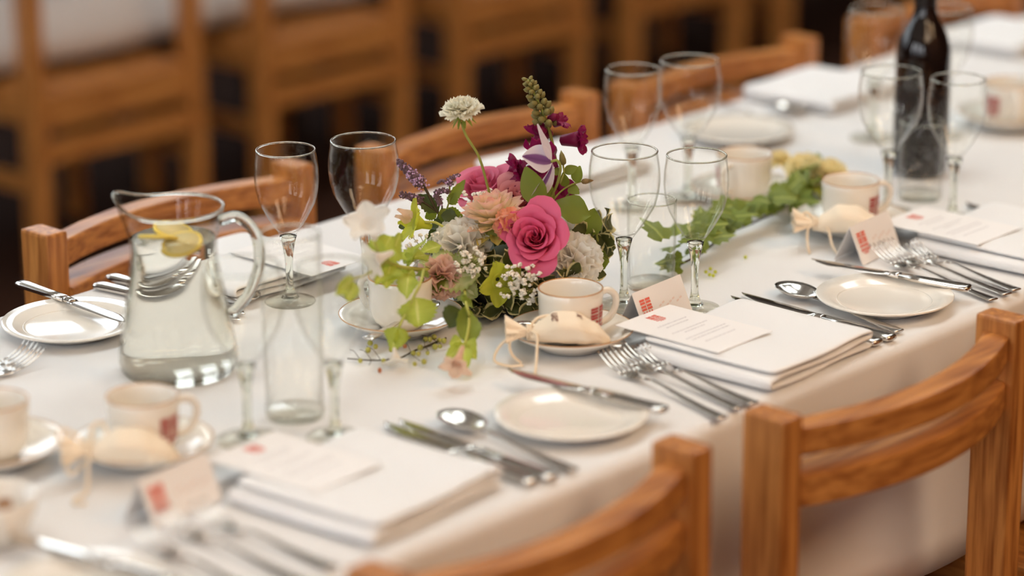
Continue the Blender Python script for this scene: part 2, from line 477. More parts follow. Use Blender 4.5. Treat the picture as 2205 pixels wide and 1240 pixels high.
cloth('tablecloth', -.8, 4.6, 2.86, 3.72, HEM, 'white tablecloth hanging down behind the blurred background chairs', 4.0)

# ------------------------------------------------------------------ chairs
def rail(x0, x1, z0, z1, th, bow, y=0):
    n = 22
    def f(i, j):
        x = x0 + (x1 - x0) * i
        t = (x - (x0 + x1) / 2) / ((x1 - x0) / 2)
        yc = y + bow * (1 - t * t)
        k = int(round(j * 4)) % 4
        return (x, yc + (-th / 2, th / 2, th / 2, -th / 2)[k], (z0, z0, z1, z1)[k])
    V, F, U = grid(n, 5, f)
    F = [tuple(F_) for F_ in F] + [tuple(range(3, -1, -1)), tuple((n - 1) * 5 + k for k in range(4))]
    return V, F
def make_chair(label, loc, rz):
    c = empty('dining_chair', (loc[0], loc[1], 0), rz); tag(c, label, 'chair', 'oak ladder-back chairs')
    for s in (-1, 1):
        part('back_post', box(-.0165, .0165, -.0265, .0265, 0, .783), 'oak_upright', c, (s * .2105, 0, 0), smooth=False, bevel=.004)
        part('front_leg', box(-.018, .018, -.018, .018, 0, .375), 'oak_upright', c, (s * .2, -.40, 0), smooth=False, bevel=.003)
        part('side_apron', box(-.011, .011, -.385, -.02, .345, .40), 'oak_seat', c, (s * .205, 0, 0), smooth=False, bevel=.002)
        part('side_stretcher', box(-.010, .010, -.385, -.02, .20, .235), 'oak_seat', c, (s * .205, 0, 0), smooth=False, bevel=.002)
    part('top_rail', rail(-.197, .197, .733, .765, .033, .046), 'oak_rail', c, smooth=False, bevel=.003)
    part('lower_rail', rail(-.197, .197, .676, .711, .052, .046, -.010), 'oak_rail', c, smooth=False, bevel=.003)
    part('back_apron', box(-.192, .192, -.012, .012, .335, .408), 'oak_rail', c, smooth=False, bevel=.002)
    part('back_stretcher', box(-.192, .192, -.011, .011, .262, .310), 'oak_rail', c, smooth=False, bevel=.002)
    part('front_apron', box(-.185, .185, -.41, -.388, .335, .385), 'oak_rail', c, smooth=False, bevel=.002)
    part('seat', box(-.205, .205, -.425, -.018, .385, .412), 'oak_seat', c, smooth=False, bevel=.006)
    return c
# local +y of a chair is its back; near-side chairs have their backs towards the viewer
c0 = make_chair('oak chair nearest the camera, curved rail at bottom centre below the big napkin', (-.872, -.105), PI)
copy_thing(c0, (-.322, -.118), PI, 'oak chair at lower right with both back posts and two curved rails in view')
copy_thing(c0, (.245, -.118), PI, 'oak chair at the right edge, only a leg showing beside the nearer chair')
copy_thing(c0, (-.405, .952), 0, 'oak chair across the table behind the water jug and left wine glasses')
copy_thing(c0, (.147, .925), 0, 'oak chair across the table behind the tall white flower')
copy_thing(c0, (.655, .905), 0, 'oak chair across the table behind the pair of glasses at upper middle')
copy_thing(c0, (1.25, .905), 0, 'oak chair across the table at the top right corner beside the dark bottle')
bgc = ['leftmost blurred background chair', 'second blurred background chair from the left', 'third blurred background chair from the left, partly hidden by a dark gap', 'fourth blurred background chair above the middle glasses', 'fifth blurred background chair, darkest, above the right glasses']
for u_, lb in zip((.945, 1.565, 2.18, 2.80, 3.42), bgc):
    copy_thing(c0, (u_, 2.72), PI, lb, 'background chairs')

# ------------------------------------------------------------------ glassware
def wine_glass_parts(c, H, R, big):
    """bowl, stem, foot; H total height, R widest radius"""
    zb = H * .43                                       # bottom of the bowl
    hb = H - zb
    prof_o = []
    N = 24
    for k in range(N + 1):
        t = k / N
        KP = ((0, .19), (.10, .38), (.22, .60), (.40, .865), (.55, .965), (.68, 1.0), (.82, .985), (1.0, .915))
        for (t0, r0), (t1, r1) in zip(KP, KP[1:]):
            if t0 <= t <= t1 + 1e-9: q_ = (t - t0) / (t1 - t0); r = R * (r0 + (r1 - r0) * q_)
        r = max(r, .0065 if t == 0 else .0065)
        prof_o.append((r, zb + hb * t))
    th = .0011
    inner = [(max(.0001, r - th), z + (.006 if i == 0 else (.004 if i == 1 else 0))) for i, (r, z) in enumerate(prof_o)]
    rim = [(prof_o[-1][0] - th * .5, prof_o[-1][1] + .0008)]
    part('bowl', lathe([(0, zb + .0005)] + prof_o + rim + inner[::-1][:-1] + [(0, zb + .0055)], 56), 'glass_wall', c)
    # rim bead catches the light
    rr = prof_o[-1][0] - th / 2
    V, F = lathe([(rr + .0011 * math.cos(a), H + .0003 + .0011 * math.sin(a)) for a in [2 * PI * k / 8 for k in range(8)]], 56, closed=True)
    part('rim', (V, F), 'glass_solid', c)
    st = []
    for k in range(11):
        t = k / 10
        z = .006 + (zb + .002 - .006) * t
        r = .0046 + .0058 * max(0, (t - .55) / .45) ** 1.7 + .0062 * max(0, (.22 - t) / .22) ** 2
        st.append((r, z))
    part('stem', lathe([(0, st[0][1])] + st + [(0, st[-1][1])], 10), 'glass_solid', c)
    fr = R * .80
    part('foot', lathe([(0, .0002), (fr - .001, .0002), (fr, .0012), (fr - .001, .0026), (fr * .6, .0040), (fr * .3, .0052), (.0085, .0066), (0, .0066)], 48), 'glass_foot', c)
proto = {}
def wine_glass(xy, big, label):
    loc = (xy[0], xy[1], TZ + .0012)
    if big not in proto:
        c = empty('wine_glass', loc); proto[big] = c
        wine_glass_parts(c, .190 if big else .188, .0425 if big else .0385, big)
        tag(c, label, 'glass', 'stemmed wine glasses'); return c
    return copy_thing(proto[big], loc, random.uniform(0, 6), label)
G = [((-0.5029, 0.6295, 0.9180), 0, 'empty small wine glass behind the tall tumbler, left of the flowers'),
     ((-0.4179, 0.5859, 0.9200), 1, 'empty large wine glass just left of the purple mint flowers'),
     ((-0.2501, 0.3213, 0.9200), 1, 'empty large wine glass just right of the flowers, behind the logo cup'),
     ((-0.2033, 0.2511, 0.9180), 0, 'empty small wine glass right of the flowers, in front of the ivy'),
     ((0.2802, 0.3183, 0.9200), 1, 'empty large wine glass in front of the dark wine bottle, left one'),
     ((0.3117, 0.2366, 0.9180), 0, 'empty small wine glass at right in front of the dark bottle'),
     ((0.0752, 0.5851, 0.9180), 0, 'empty small blurred wine glass at upper middle, left of a pair'),
     ((0.1566, 0.5553, 0.9200), 1, 'empty large blurred wine glass at upper middle, right of a pair'),
     ((0.5799, 0.5569, 0.9200), 1, 'empty blurred wine glass behind and left of the dark bottle neck'),
     ((0.6586, 0.4900, 0.9180), 0, 'empty blurred wine glass behind and right of the dark bottle neck'),
     ((-0.8504, 0.3223), 1, 'empty large blurred wine glass in the near foreground beside the water jug'),
     ((-0.7854, 0.2596), 0, 'empty small blurred wine glass in the near foreground left of the berries')]
for xy, big, lb in G: wine_glass(xy, big, lb)
def tumbler(xy, H, R, label):
    c = empty('tumbler', (xy[0], xy[1], TZ + .0012)); tag(c, label, 'glass', 'straight glass tumblers')
    th = .0016
    part('wall', lathe([(R * .97, .006), (R, H - .001), (R - th / 2, H), (R - th, H - .001), (R * .97 - th, .006)], 56, closed=True), 'glass_wall', c)
    part('base', lathe([(0, .0006), (R * .93, .0004), (R * .97, .003), (R * .975, .0075), (R * .9, .0085), (0, .0075)], 48), 'glass_foot', c)
    V, F = lathe([(R - th / 2 + .0010 * math.cos(a), H + .0010 * math.sin(a)) for a in [2 * PI * k / 8 for k in range(8)]], 56, closed=True)
    part('rim', (V, F), 'glass_solid', c)
tumbler((-0.7673, 0.3395), .203, .0325, 'tall straight empty glass tumbler standing beside the water jug')
tumbler((-0.1720, 0.3442), .110, .030, 'short straight glass tumbler behind the large glass right of the flowers')
tumbler((0.3668, 0.3263), .106, .030, 'short glass tumbler in front of the dark wine bottle')

# water jug
JX = (-0.7504, 0.5464)
jc = empty('water_jug', (JX[0], JX[1], TZ + .0012)); tag(jc, 'glass water jug with pouring lip and handle, lemon floating inside', 'jug')
JROT = math.atan2(-RIGHT.y, -RIGHT.x)          # the lip points to the left of the picture
def lip(r, z, a):
    d = math.cos(a - JROT)
    k = max(0, d) ** 5
    s = max(0, min(1, (z - .150) / .036))
    return r * (1 + .13 * k * s), z + .016 * k * s
JO = [(.0, .0), (.058, .0), (.0645, .004), (.0668, .012), (.0662, .022), (.0615, .055), (.0555, .090), (.0500, .122), (.0478, .140), (.0490, .153), (.0525, .168), (.0560, .180), (.0572, .186)]
JI = [(max(0, r - .0020), max(.002, z)) for r, z in JO]
part('body', lathe(JO + [(.0565, .1885), (.0552, .187)] + JI[::-1], 64, wob=lip), 'glass_wall', jc)
rimv = lathe([(.0562 + .0018 * math.cos(a), .1875 + .0018 * math.sin(a)) for a in [2 * PI * k / 8 for k in range(8)]], 64, closed=True, wob=lip)
part('rim', rimv, 'glass_solid', jc)
hd = -Vector((math.cos(JROT), math.sin(JROT), 0))
part('handle', tube([hd * .052 + UP * .172, hd * .072 + UP * .176, hd * .090 + UP * .158, hd * .094 + UP * .126, hd * .082 + UP * .090, hd * .0605 + UP * .064], .0062, 12, 8), 'glass_solid', jc)
WI = [(max(0, r - .0030), z) for r, z in JO if .009 < z <= .153]
def lipw(r, z, a): return r, z
wp = [(0, -.0024), (.0600, -.0024), (.0630, .0040)] + WI + [(.0460, .1535), (0, .1537)]
wt = part('drinking_water', lathe(wp, 56), 'water', None, (JX[0], JX[1], TZ + .0012)); tag(wt, 'clear water filling the glass jug almost to its neck', 'water')
ls = None
lem = [((.012, .014, .1560), (.25, .1), 'lemon slice floating at the back of the water jug'), ((-.014, .008, .1545), (-.2, .3), 'lemon slice floating at the lip side of the water jug'), ((-.006, -.022, .1515), (.1, -.35), 'lemon slice dipping into the water at the front of the jug')]
for (lo, ro, lb) in lem:
    L = empty('lemon_slice', (JX[0] + lo[0], JX[1] + lo[1], TZ + .0012 + lo[2])); L.rotation_euler = (ro[0], ro[1], 0); tag(L, lb, 'lemon', 'lemon slices in the jug')
    part('flesh', lathe([(0, -.0018), (.0195, -.0018), (.0195, .0018), (0, .0018)], 24), 'lemon_flesh', L)
    part('rind', lathe([(.0195, -.002), (.0225, -.0018), (.0225, .0018), (.0195, .002)], 24, closed=True), 'lemon_rind', L)

# wine bottle
BX = (0.4703, 0.3991)
bt = empty('wine_bottle', (BX[0], BX[1], TZ + .0012)); tag(bt, 'dark wine bottle standing at the upper right between the glasses', 'bottle')
bb_ = part('body', lathe([(0, .004), (.030, 0), (.036, .004), (.0375, .012), (.0375, .165), (.0365, .180), (.030, .198), (.021, .214), (.0155, .228), (.0145, .245), (.0145, .285), (0, .285)], 40), 'bottle_glass', bt)
part('neck_foil', lathe([(.0150, .232), (.0152, .246), (.0152, .288), (.0165, .289), (.0165, .300), (.0140, .302), (0, .302)], 32), 'bottle_foil', bt)
part('label', lathe([(.0377, .045), (.0379, .046), (.0379, .125), (.0377, .126)], 40), 'bottle_foil', bb_)

# ------------------------------------------------------------------ china
CREST = []
def crest_polys():
    """a shield of four brick quarters over rows of upright lozenges; unit width, height 1.35"""
    P = []
    for cx in (0., .53):
        for cy in (1.02, .68):
            for k in range(2):
                y0 = cy + k * .155
                P.append([(cx + .01, y0), (cx + .46, y0), (cx + .46, y0 + .125), (cx + .01, y0 + .125)])
    P.append([(.46, .99), (.495, .955), (.53, .99), (.495, 1.025)])
    for row, n in ((.52, 4), (.28, 4)):
        for k in range(n):
            x = .125 + .25 * k
            P.append([(x - .125, row), (x, row - .13), (x + .125, row), (x, row + .13)])
    for x, h in ((.30, .07), (.5, .11), (.70, .07)):
        P.append([(x - .09, .10), (x, .10 - h), (x + .09, .10), (x, .10 + h)])
    return P
def crest_geo(fn, sub=3):
    V, F = [], []
    for poly in crest_polys():
        a, b_, c, d = [Vector((x, y, 0)) for x, y in poly]
        k0 = len(V)
        for i in range(sub + 1):
            for j in range(2):
                t = i / sub
                q = (a.lerp(b_, t)).lerp(d.lerp(c, t), j)
                V.append(fn(q.x - .5, q.y - .675))
        for i in range(sub): F.append((k0 + 2 * i, k0 + 2 * i + 2, k0 + 2 * i + 3, k0 + 2 * i + 1))
    return V, F
def ring(R, z, r, n=56): return lathe([(R + r * math.cos(a), z + r * .8 * math.sin(a)) for a in [2 * PI * k / 8 for k in range(8)]], n, closed=True)
chn = {}
def side_plate(xy, label):
    loc = (xy[0], xy[1], TZ + .0012)
    if 'plate' in chn: return copy_thing(chn['plate'], loc, 0, label)
    c = empty('side_plate', loc); chn['plate'] = c; tag(c, label, 'plate', 'cream side plates')
    R = .082
    part('dish', lathe([(0, .003), (.048, .003), (.050, .0005), (.053, .0005), (.055, .004), (.068, .0075), (R - .001, .0125), (R, .0138), (R - .0012, .0152), (.066, .0110), (.056, .0072), (.052, .0062), (0, .0062)], 64), 'porcelain', c)
    part('well_line', ring(.0565, .0073, .0006), 'porcelain', c)
    return c
def saucer(xy, label):
    loc = (xy[0], xy[1], TZ + .0012)
    if 'saucer' in chn: return copy_thing(chn['saucer'], loc, 0, label)
    c = empty('saucer', loc); chn['saucer'] = c; tag(c, label, 'saucer', 'cream saucers with a gold line')
    ds_ = part('dish', lathe([(0, .003), (.033, .003), (.035, 0), (.038, 0), (.042, .005), (.058, .0120), (.0715, .0205), (.0722, .0215), (.0712, .0225), (.057, .0150), (.042, .0085), (.028, .0068), (.027, .0060), (0, .0060)], 64), 'porcelain', c)
    part('gold_rim', ring(.0717, .0222, .0007), 'gold_line', ds_)
    return c
def teacup(xy, rz, label):
    """rz turns the handle; the crest sits left of the handle as seen from outside"""
    loc = (xy[0], xy[1], TZ + .0076)
    if 'cup' in chn: return copy_thing(chn['cup'], loc, rz, label)
    c = empty('teacup', loc, rz); chn['cup'] = c; tag(c, label, 'cup', 'cream cups with a red crest')
    O = [(0, .003), (.021, .003), (.0225, 0), (.0245, 0), (.026, .003), (.0315, .008), (.0350, .016), (.0363, .026), (.0370, .050), (.0374, .0585)]
    I = [(r - .0026, max(.006, z)) for r, z in O[4:]]
    bd_ = part('body', lathe(O + [(.0362, .0595)] + I[::-1] + [(0, .006)], 56), 'porcelain', c)
    part('gold_rim', ring(.0365, .0594, .0008), 'gold_line', bd_)
    part('handle', tube([(.0355, 0, .050), (.046, 0, .0515), (.0545, 0, .044), (.0550, 0, .032), (.048, 0, .019), (.0355, 0, .0125)], .0042, 12, 8), 'porcelain', c)
    w_ = .026
    def wrap(x, y):
        a = -.92 + x * w_ / .0368
        z = .0290 + y * w_ * .88
        r = .0367 + .00045 + max(0, (z - .026)) * .03
        return (r * math.cos(a), r * math.sin(a), z)
    part('crest', crest_geo(wrap, 6), 'print_cup_red', bd_, recalc=False)
    return c
hz = math.atan2(RIGHT.y, RIGHT.x)
for xy, lb in (((-0.5927, 0.1016, 0.7445), 'cream side plate with a knife across it, at bottom centre left of the forks'), ((-0.0425, 0.0918, 0.7445), 'cream side plate with a knife across it, at right above the oak chair'),
               ((-0.7443, 0.7410, 0.7445), 'cream side plate with a knife across it, at the left edge behind the jug'), ((-1.2240, 0.1322, 0.7445), 'cream side plate cut by the bottom left corner under blurred forks'),
               ((0.4579, 0.7072, 0.7445), 'blurred cream side plate behind the right glasses at upper middle')):
    side_plate(xy, lb)
CUPS = [((-0.3995, 0.2731, 0.7520), hz + .35, 'behind the bag printed with letters', 'sharp '), ((-0.9580, 0.3624, 0.7520), hz + .30, 'at lower left behind a tied bag', 'blurred '),
        ((-0.4897, 0.4560, 0.7520), hz + 2.6, 'left of the flowers behind green hanging leaves', 'half hidden '), ((-1.0619, 0.4728, 0.7520), hz - 1.9, 'cut by the left edge beside the knotted bag', 'blurred '),
        ((0.1799, 0.3041, 0.7520), hz + .3, 'at right under a tied bag near the ivy', 'blurred '), ((0.2006, 0.4943), hz - 2.2, 'behind the small glass and ivy at upper right', 'blurred '), ((0.7703, 0.4524), hz - 1.5, 'at the right edge above the small wine glass', 'blurred ')]
for xy, rz, lb, pre in CUPS:
    saucer(xy, pre + 'cream saucer with a gold rim ' + lb)
    d = Vector((0, 0, 0))
    if 'bag' in lb and 'edge' not in lb: d = Vector((.735, .679, 0)) * .010
    teacup((xy[0] + d.x, xy[1] + d.y), rz, pre + 'cream teacup with a gold rim ' + lb)
sb = empty('sugar_bowl', (*(-1.1895, 0.3104), TZ + .0012)); tag(sb, 'small round white bowl of brown sugar cut by the left edge', 'bowl')
part('body', lathe([(0, .002), (.026, .002), (.028, 0), (.031, 0), (.036, .012), (.043, .030), (.045, .042), (.0435, .0445), (.040, .042), (.036, .024), (0, .022)], 48), 'porcelain', sb)
for k, (x, y) in enumerate(((-.012, -.008), (.012, -.004), (.0, .014), (.002, -.018))):
    o = part('sugar_lump', box(-.007, .007, -.007, .007, 0, .012), 'sugar_brown', None, (sb.location.x + x, sb.location.y + y, TZ + .0245), smooth=False, bevel=.0015)
    o.rotation_euler = (0, 0, k * .8); tag(o, 'brown sugar lump ' + ('nearest the left edge', 'at the right', 'at the back', 'at the front')[k] + ' inside the cropped white bowl', 'sugar', 'sugar lumps in the bowl')

# ------------------------------------------------------------------ cutlery (local x: 0 at the tip, +L at the handle end)
def handle_secs(x0, L, z0):
    out = []
    for t, w_, z, th in ((0, .0030, .0068, .0014), (.10, .0026, .0078, .0014), (.25, .0027, .0070, .0013), (.5, .0042, .0044, .0013), (.75, .0060, .0028, .0014), (.93, .0076, .0024, .0016), (.992, .0080, .0024, .0016), (1.0, .0076, .0024, .0014)):
        out.append((x0 + (L - x0) * t, 0, z0 + z, w_, th))
    return out
cut = {}
def fork(L):
    x1 = L * .36
    c = empty('fork', (0, 0, 0))
    part('handle', loft(handle_secs(x1, L, .0004)), 'steel', c)
    hs = []
    xs = [(.0, .0), (.25, .2), (.45, .45), (.62, .7), (.8, .9), (1., 1.)]
    secs = []
    for k in range(8):
        t = k / 7
        x = x1 * (.56 + .44 * t)
        z = .0045 + .0035 * t ** 2 - .0040 * math.sin(PI * min(1, t * 1.0)) * .7
        secs.append((x, 0, z + .0003, .0112 - .0082 * max(0, (t - .20) / .80) ** .8 if t > .20 else .0112, .0010))
    secs[-1] = (x1, 0, .0072, .0030, .0014)
    tn = []
    for k in range(4):
        y = (-1.5 + k) * .0067
        ts = []
        for j in range(7):
            t = j / 6
            x = x1 * .60 * (1 - t) + .0
            ts.append((x, y * (1 + .02 * t), .0046 + .0150 * t ** 2.0, .0015 - .0006 * t, .0010 - .0004 * t))
        tn.append(ts)
    hd_ = part('head', loft(secs), 'steel', c)
    for ts in tn: part('tine', loft(ts, 6), 'steel', hd_)
    return c
def spoon(L, bl=.066, bw=.0215):
    c = empty('spoon', (0, 0, 0))
    part('handle', loft(handle_secs(bl * .94, L, .0014)), 'steel', c)
    def f(i, j):
        a = 2 * PI * i
        x = bl / 2 - bl / 2 * math.cos(a)
        # egg outline: fuller towards the tip
        wdt = bw * math.sin(a) * (1.10 - .24 * (x / bl))
        return x, wdt
    V, F = [], []
    n, mr = 28, 6
    for layer in (0, 1):
        for j in range(mr):
            rr = 1 - j / (mr)
            for i in range(n):
                x, y = f(i / n, 0)
                xx = bl / 2 + (x - bl / 2) * rr; yy = y * rr
                d = .0105 * (1 - rr ** 2)
                V.append((xx, yy, .0125 - d - (.0011 if layer else 0) + (xx / bl) * -.001))
        V.append((bl / 2, 0, .0125 - .0105 - (.0011 if layer else 0)))
    per = n * mr + 1
    for layer in (0, 1):
        o = layer * per
        for j in range(mr - 1):
            for i in range(n):
                i2 = (i + 1) % n
                F.append((o + j * n + i, o + j * n + i2, o + (j + 1) * n + i2, o + (j + 1) * n + i))
        for i in range(n): F.append((o + (mr - 1) * n + i, o + (mr - 1) * n + (i + 1) % n, o + n * mr))
    for i in range(n): F.append((i, (i + 1) % n, per + (i + 1) % n, per + i))
    part('bowl', (V, F), 'steel', c)
    return c
def knife(L):
    c = empty('table_knife', (0, 0, 0))
    xb = L * .52
    secs = []
    for k in range(12):
        t = k / 11
        x = xb * t
        hw = .0098 * min(1, (t / .30) ** .55 if t > 0 else .02)
        hw = max(hw, .0006)
        if t > .8: hw = .0098 - .0030 * ((t - .8) / .2)
        secs.append((x, (.0098 - hw) * .75, .0042 + .0005 * t, hw, .0004 + .0007 * t))
    part('blade', loft(secs, 8, 2.0), 'steel', c)
    part('bolster', loft([(xb - .004, 0, .0047, .0062, .0016), (xb + .002, 0, .0048, .0052, .0034), (xb + .008, 0, .0048, .0050, .0038), (xb + .012, 0, .0048, .0060, .0036)], 12), 'steel', c)
    part('handle', loft([(xb + .012, 0, .0046, .0062, .0034), (xb + (L - xb) * .4, 0, .0044, .0070, .0036), (L - .012, 0, .0044, .0092, .0040), (L - .003, 0, .0044, .0090, .0038), (L, 0, .0044, .0074, .0028)], 14, 3.4), 'steel', c)
    return c
def lay(kind, a, b_, label, L=None, dz=0., tilt=0., group=None):
    """lay cutlery on the cloth: a = where the tip points, b_ = handle end"""
    A = Vector((a[0], a[1], 0)); B = Vector((b_[0], b_[1], 0))
    d = (B - A).normalized()
    rz = math.atan2(d.y, d.x)
    L0 = {'fork': .215, 'spoon': .205, 'knife': .235, 'dessert_fork': .19, 'teaspoon': .135, 'butter_knife': .215}[kind]
    base = A.copy() if kind == 'teaspoon' else B - d * L0
    loc = (base.x, base.y, TZ + .0014 + dz)
    if kind not in cut:
        o = {'fork': lambda: fork(.215), 'dessert_fork': lambda: fork(.19), 'spoon': lambda: spoon(.205), 'teaspoon': lambda: spoon(.135, .044, .0145), 'knife': lambda: knife(.235), 'butter_knife': lambda: knife(.215)}[kind]()
        cut[kind] = o; o.location = loc; o.rotation_euler = (0, tilt, rz)
        nm = {'fork': 'fork', 'dessert_fork': 'fork', 'spoon': 'spoon', 'teaspoon': 'spoon', 'knife': 'knife', 'butter_knife': 'knife'}[kind]
        tag(o, label, nm, group or (nm + 's of the place settings'))
        return o
    o = copy_thing(cut[kind], loc, rz, label, group)
    o.rotation_euler = (0, tilt, rz)
    return o
N = 'of the sharp setting under the menu card'
lay('fork', (-0.4147, 0.2449), (-0.4769, -0.0098), 'steel fork nearest the side plate at bottom centre, outermost of three')
lay('fork', (-0.3904, 0.2466), (-0.4418, -0.0045), 'steel fork in the middle of the three left of the menu card napkin')
lay('dessert_fork', (-0.3795, 0.2295), (-0.4188, -0.0066), 'steel fork right beside the menu card napkin, innermost of three')
lay('knife', (-0.1513, 0.2522), (-0.1702, 0.0085), 'steel knife tucked under the right edge of the menu card napkin')
lay('knife', (-0.1332, 0.2453), (-0.1463, 0.0062), 'steel knife with dark blade between napkin and shiny spoon at right')
lay('spoon', (-0.0795, 0.2398), (-0.1193, 0.0156), 'shiny round spoon in focus right of the menu card napkin')
lay('knife', (-0.7308, 0.2625), (-0.7485, 0.0132), 'blurred steel knife half under the big foreground napkin')
lay('knife', (-0.7147, 0.2529), (-0.7263, 0.0070), 'blurred knife with dark reflecting blade right of the big foreground napkin')
lay('spoon', (-0.6724, 0.2372), (-0.6960, 0.0071), 'blurred spoon with dark reflecting bowl right of the big foreground napkin')
lay('fork', (-1.1003, 0.2278), (-1.1191, -0.0128), 'blurred fork at bottom left, outermost beside the cropped plate')
lay('fork', (-1.0612, 0.2328), (-1.0689, -0.0011), 'blurred fork at bottom left, middle one over the place card')
lay('dessert_fork', (-1.0277, 0.2236), (-1.0276, 0.0100), 'blurred fork at bottom left, innermost beside the big napkin')
lay('fork', (0.1130, 0.2450), (0.0537, 0.0021), 'steel fork behind the right side plate, nearest the plate')
lay('fork', (0.1314, 0.2332), (0.0828, 0.0016), 'steel fork behind the right side plate, middle of three')
lay('dessert_fork', (0.1535, 0.2203), (0.1040, 0.0023), 'steel fork behind the right side plate, beside the far right napkin')
lay('butter_knife', (-0.5476, 0.2560), (-0.5282, 0.0267), 'knife with purplish blade lying across the bottom centre side plate', dz=.0125)
lay('butter_knife', (-0.0018, 0.2423), (0.0346, 0.0236), 'knife lying across the right side plate above the oak chair', dz=.0125)
lay('butter_knife', (-0.7122, 0.6682), (-0.7039, 0.8891), 'knife with ridged handle lying across the left side plate', dz=.0125)
lay('butter_knife', (-1.2005, 0.2720), (-1.1691, 0.0689), 'knife lying across the plate at the bottom left corner', dz=.0125)
lay('dessert_fork', (-0.7867, 0.7025), (-1.0253, 0.6833), 'fork at the left edge below the side plate, tines to the right')
lay('fork', (-0.8190, 0.6806), (-1.0551, 0.6669), 'fork at the left edge, nearer of two with curved necks')
lay('knife', (-0.5893, 0.6008), (-0.6219, 0.8463), 'knife handle at far left showing between plate and jug, nearer one')
lay('knife', (-0.5702, 0.5999), (-0.5897, 0.8605), 'knife handle at far left showing between plate and jug, farther one')
lay('spoon', (-0.5505, 0.5829), (-0.5304, 0.8480), 'spoon seen through the water jug')
lay('dessert_fork', (0.5114, 0.6338), (0.6041, 0.8852), 'blurred fork beside the far napkin at upper right')
lay('spoon', (0.5938, 0.6535), (0.6691, 0.9009), 'blurred spoon with a bright highlight below the far right napkin')
lay('teaspoon', (-0.4413, 0.3231, 0.7480), (-0.4039, 0.2073, 0.7480), 'teaspoon on the saucer under the printed bag', dz=.014)
lay('teaspoon', (-0.4412, 0.4469, 0.7500), (-0.5327, 0.4321, 0.7500), 'teaspoon on the saucer left of the flowers', dz=.014)
lay('knife', (0.3688, 0.2498), (0.3055, 0.0363), 'blurred knife at the right edge beside the far right napkin')

# ------------------------------------------------------------------ napkins and cards
def napkin(name, c, sx, sy, rz, label, layers=3, lay_h=.0078):
    """cotton napkin folded like an S; the folds run across the table so the layered ends face front and back"""
    path = []
    hx = sx / 2
    for k in range(layers):
        z = .0036 + k * lay_h
        xs = [-hx + .004 + .002 * k, hx - .004 - .006 * k]
        if k % 2: xs = xs[::-1]
        n = 8
        for i in range(n + 1):
            x = xs[1] + (xs[0] - xs[1]) * i / n
            path.append((x, z + .0012 * math.sin(i * .9 + k)))
        if k < layers - 1:
            e = path[-1]; s = -1 if k % 2 == 0 else 1
            for q in (-.5, 0, .5):
                path.append((e[0] + s * lay_h * .62 * math.cos(q * PI * .62), z + lay_h / 2 + lay_h * .5 * math.sin(q * PI * .62) * 1.1))
    ny = 9
    def f(i, j):
        x, z = path[int(round(j * (len(path) - 1)))]
        y = -sy / 2 + sy * i
        lf = z / (lay_h * layers)
        y *= 1 - .03 * lf
        return (x + .0015 * math.sin(i * 5 + z * 400), y + .0015 * math.sin(x * 40 + z * 300), z + .0010 * math.sin(i * 6 + x * 30) * lf)
    g = grid(ny, len(path), f)
    o = part(name, g, 'napkin_cotton', None, (c[0], c[1], TZ + .0016)); o.rotation_euler = (0, 0, rz)
    md = o.modifiers.new('thickness', 'SOLIDIFY'); md.thickness = .0062; md.offset = 0
    sd = o.modifiers.new('soft', 'SUBSURF'); sd.levels = 2; sd.render_levels = 2
    tag(o, label, 'napkin', 'folded white napkins')
    return o
NT = TZ + .0262
napkin('napkin', (-.278, .100), .204, .192, .03, 'folded white napkin in focus under the menu card at right of centre')
napkin('napkin', (-.873, .122), .205, .195, .08, 'large blurred folded white napkin at bottom centre in the foreground')
napkin('napkin', (.262, .108), .200, .190, .02, 'folded white napkin at the right edge beside the three forks')
napkin('napkin', (-.47, .752), .19, .18, PI, 'folded white napkin seen through the jug and left glasses')
napkin('napkin', (.14, .765), .19, .17, PI - .05, 'white napkin behind the dark red snapdragon')
napkin('napkin', (.735, .762), .20, .17, PI + .04, 'blurred folded white napkin at upper right in front of a far chair')
napkin('napkin', (1.23, .755), .20, .17, PI, 'blurred folded white napkin in the top right corner')
def menu(c, rz, label, tilt=0.):
    o = empty('menu_card', (c[0], c[1], NT)); o.rotation_euler = (tilt, 0, rz); tag(o, label, 'card', 'white menu cards')
    w_, h_ = .100, .148
    cdp = part('card', box(-w_ / 2, w_ / 2, -h_ / 2, h_ / 2, 0, .0006), 'card_stock', o, smooth=False)
    part('crest', crest_geo(lambda x, y: (x * .017, .053 + y * .016, .0008), 1), 'print_red', cdp, smooth=False, recalc=False)
    V, F = [], []
    rnd = random.Random(3)
    for (y, half) in ((.030, .026), (.022, .020), (.004, .032), (-.003, .018), (-.019, .036), (-.026, .034), (-.040, .028)):
        x = -half
        while x < half:
            l = rnd.uniform(.0015, .0055)
            k = len(V); V += [(x, y, .00075), (min(x + l, half), y, .00075), (min(x + l, half), y + .0016, .00075), (x, y + .0016, .00075)]
            F.append((k, k + 1, k + 2, k + 3)); x += l + .0012
    part('text_lines', (V, F), 'print_grey', cdp, smooth=False, recalc=False)
    return o
menu((-.318, .160), .02, 'white menu card with red crest and text lines on the sharp napkin')
menu((-.905, .195), .06, 'blurred white menu card on the big foreground napkin')
menu((.215, .175), .0, 'blurred white menu card on the napkin at the right edge')
menu((-.42, .70), PI, 'white menu card on the napkin seen behind the left glasses')
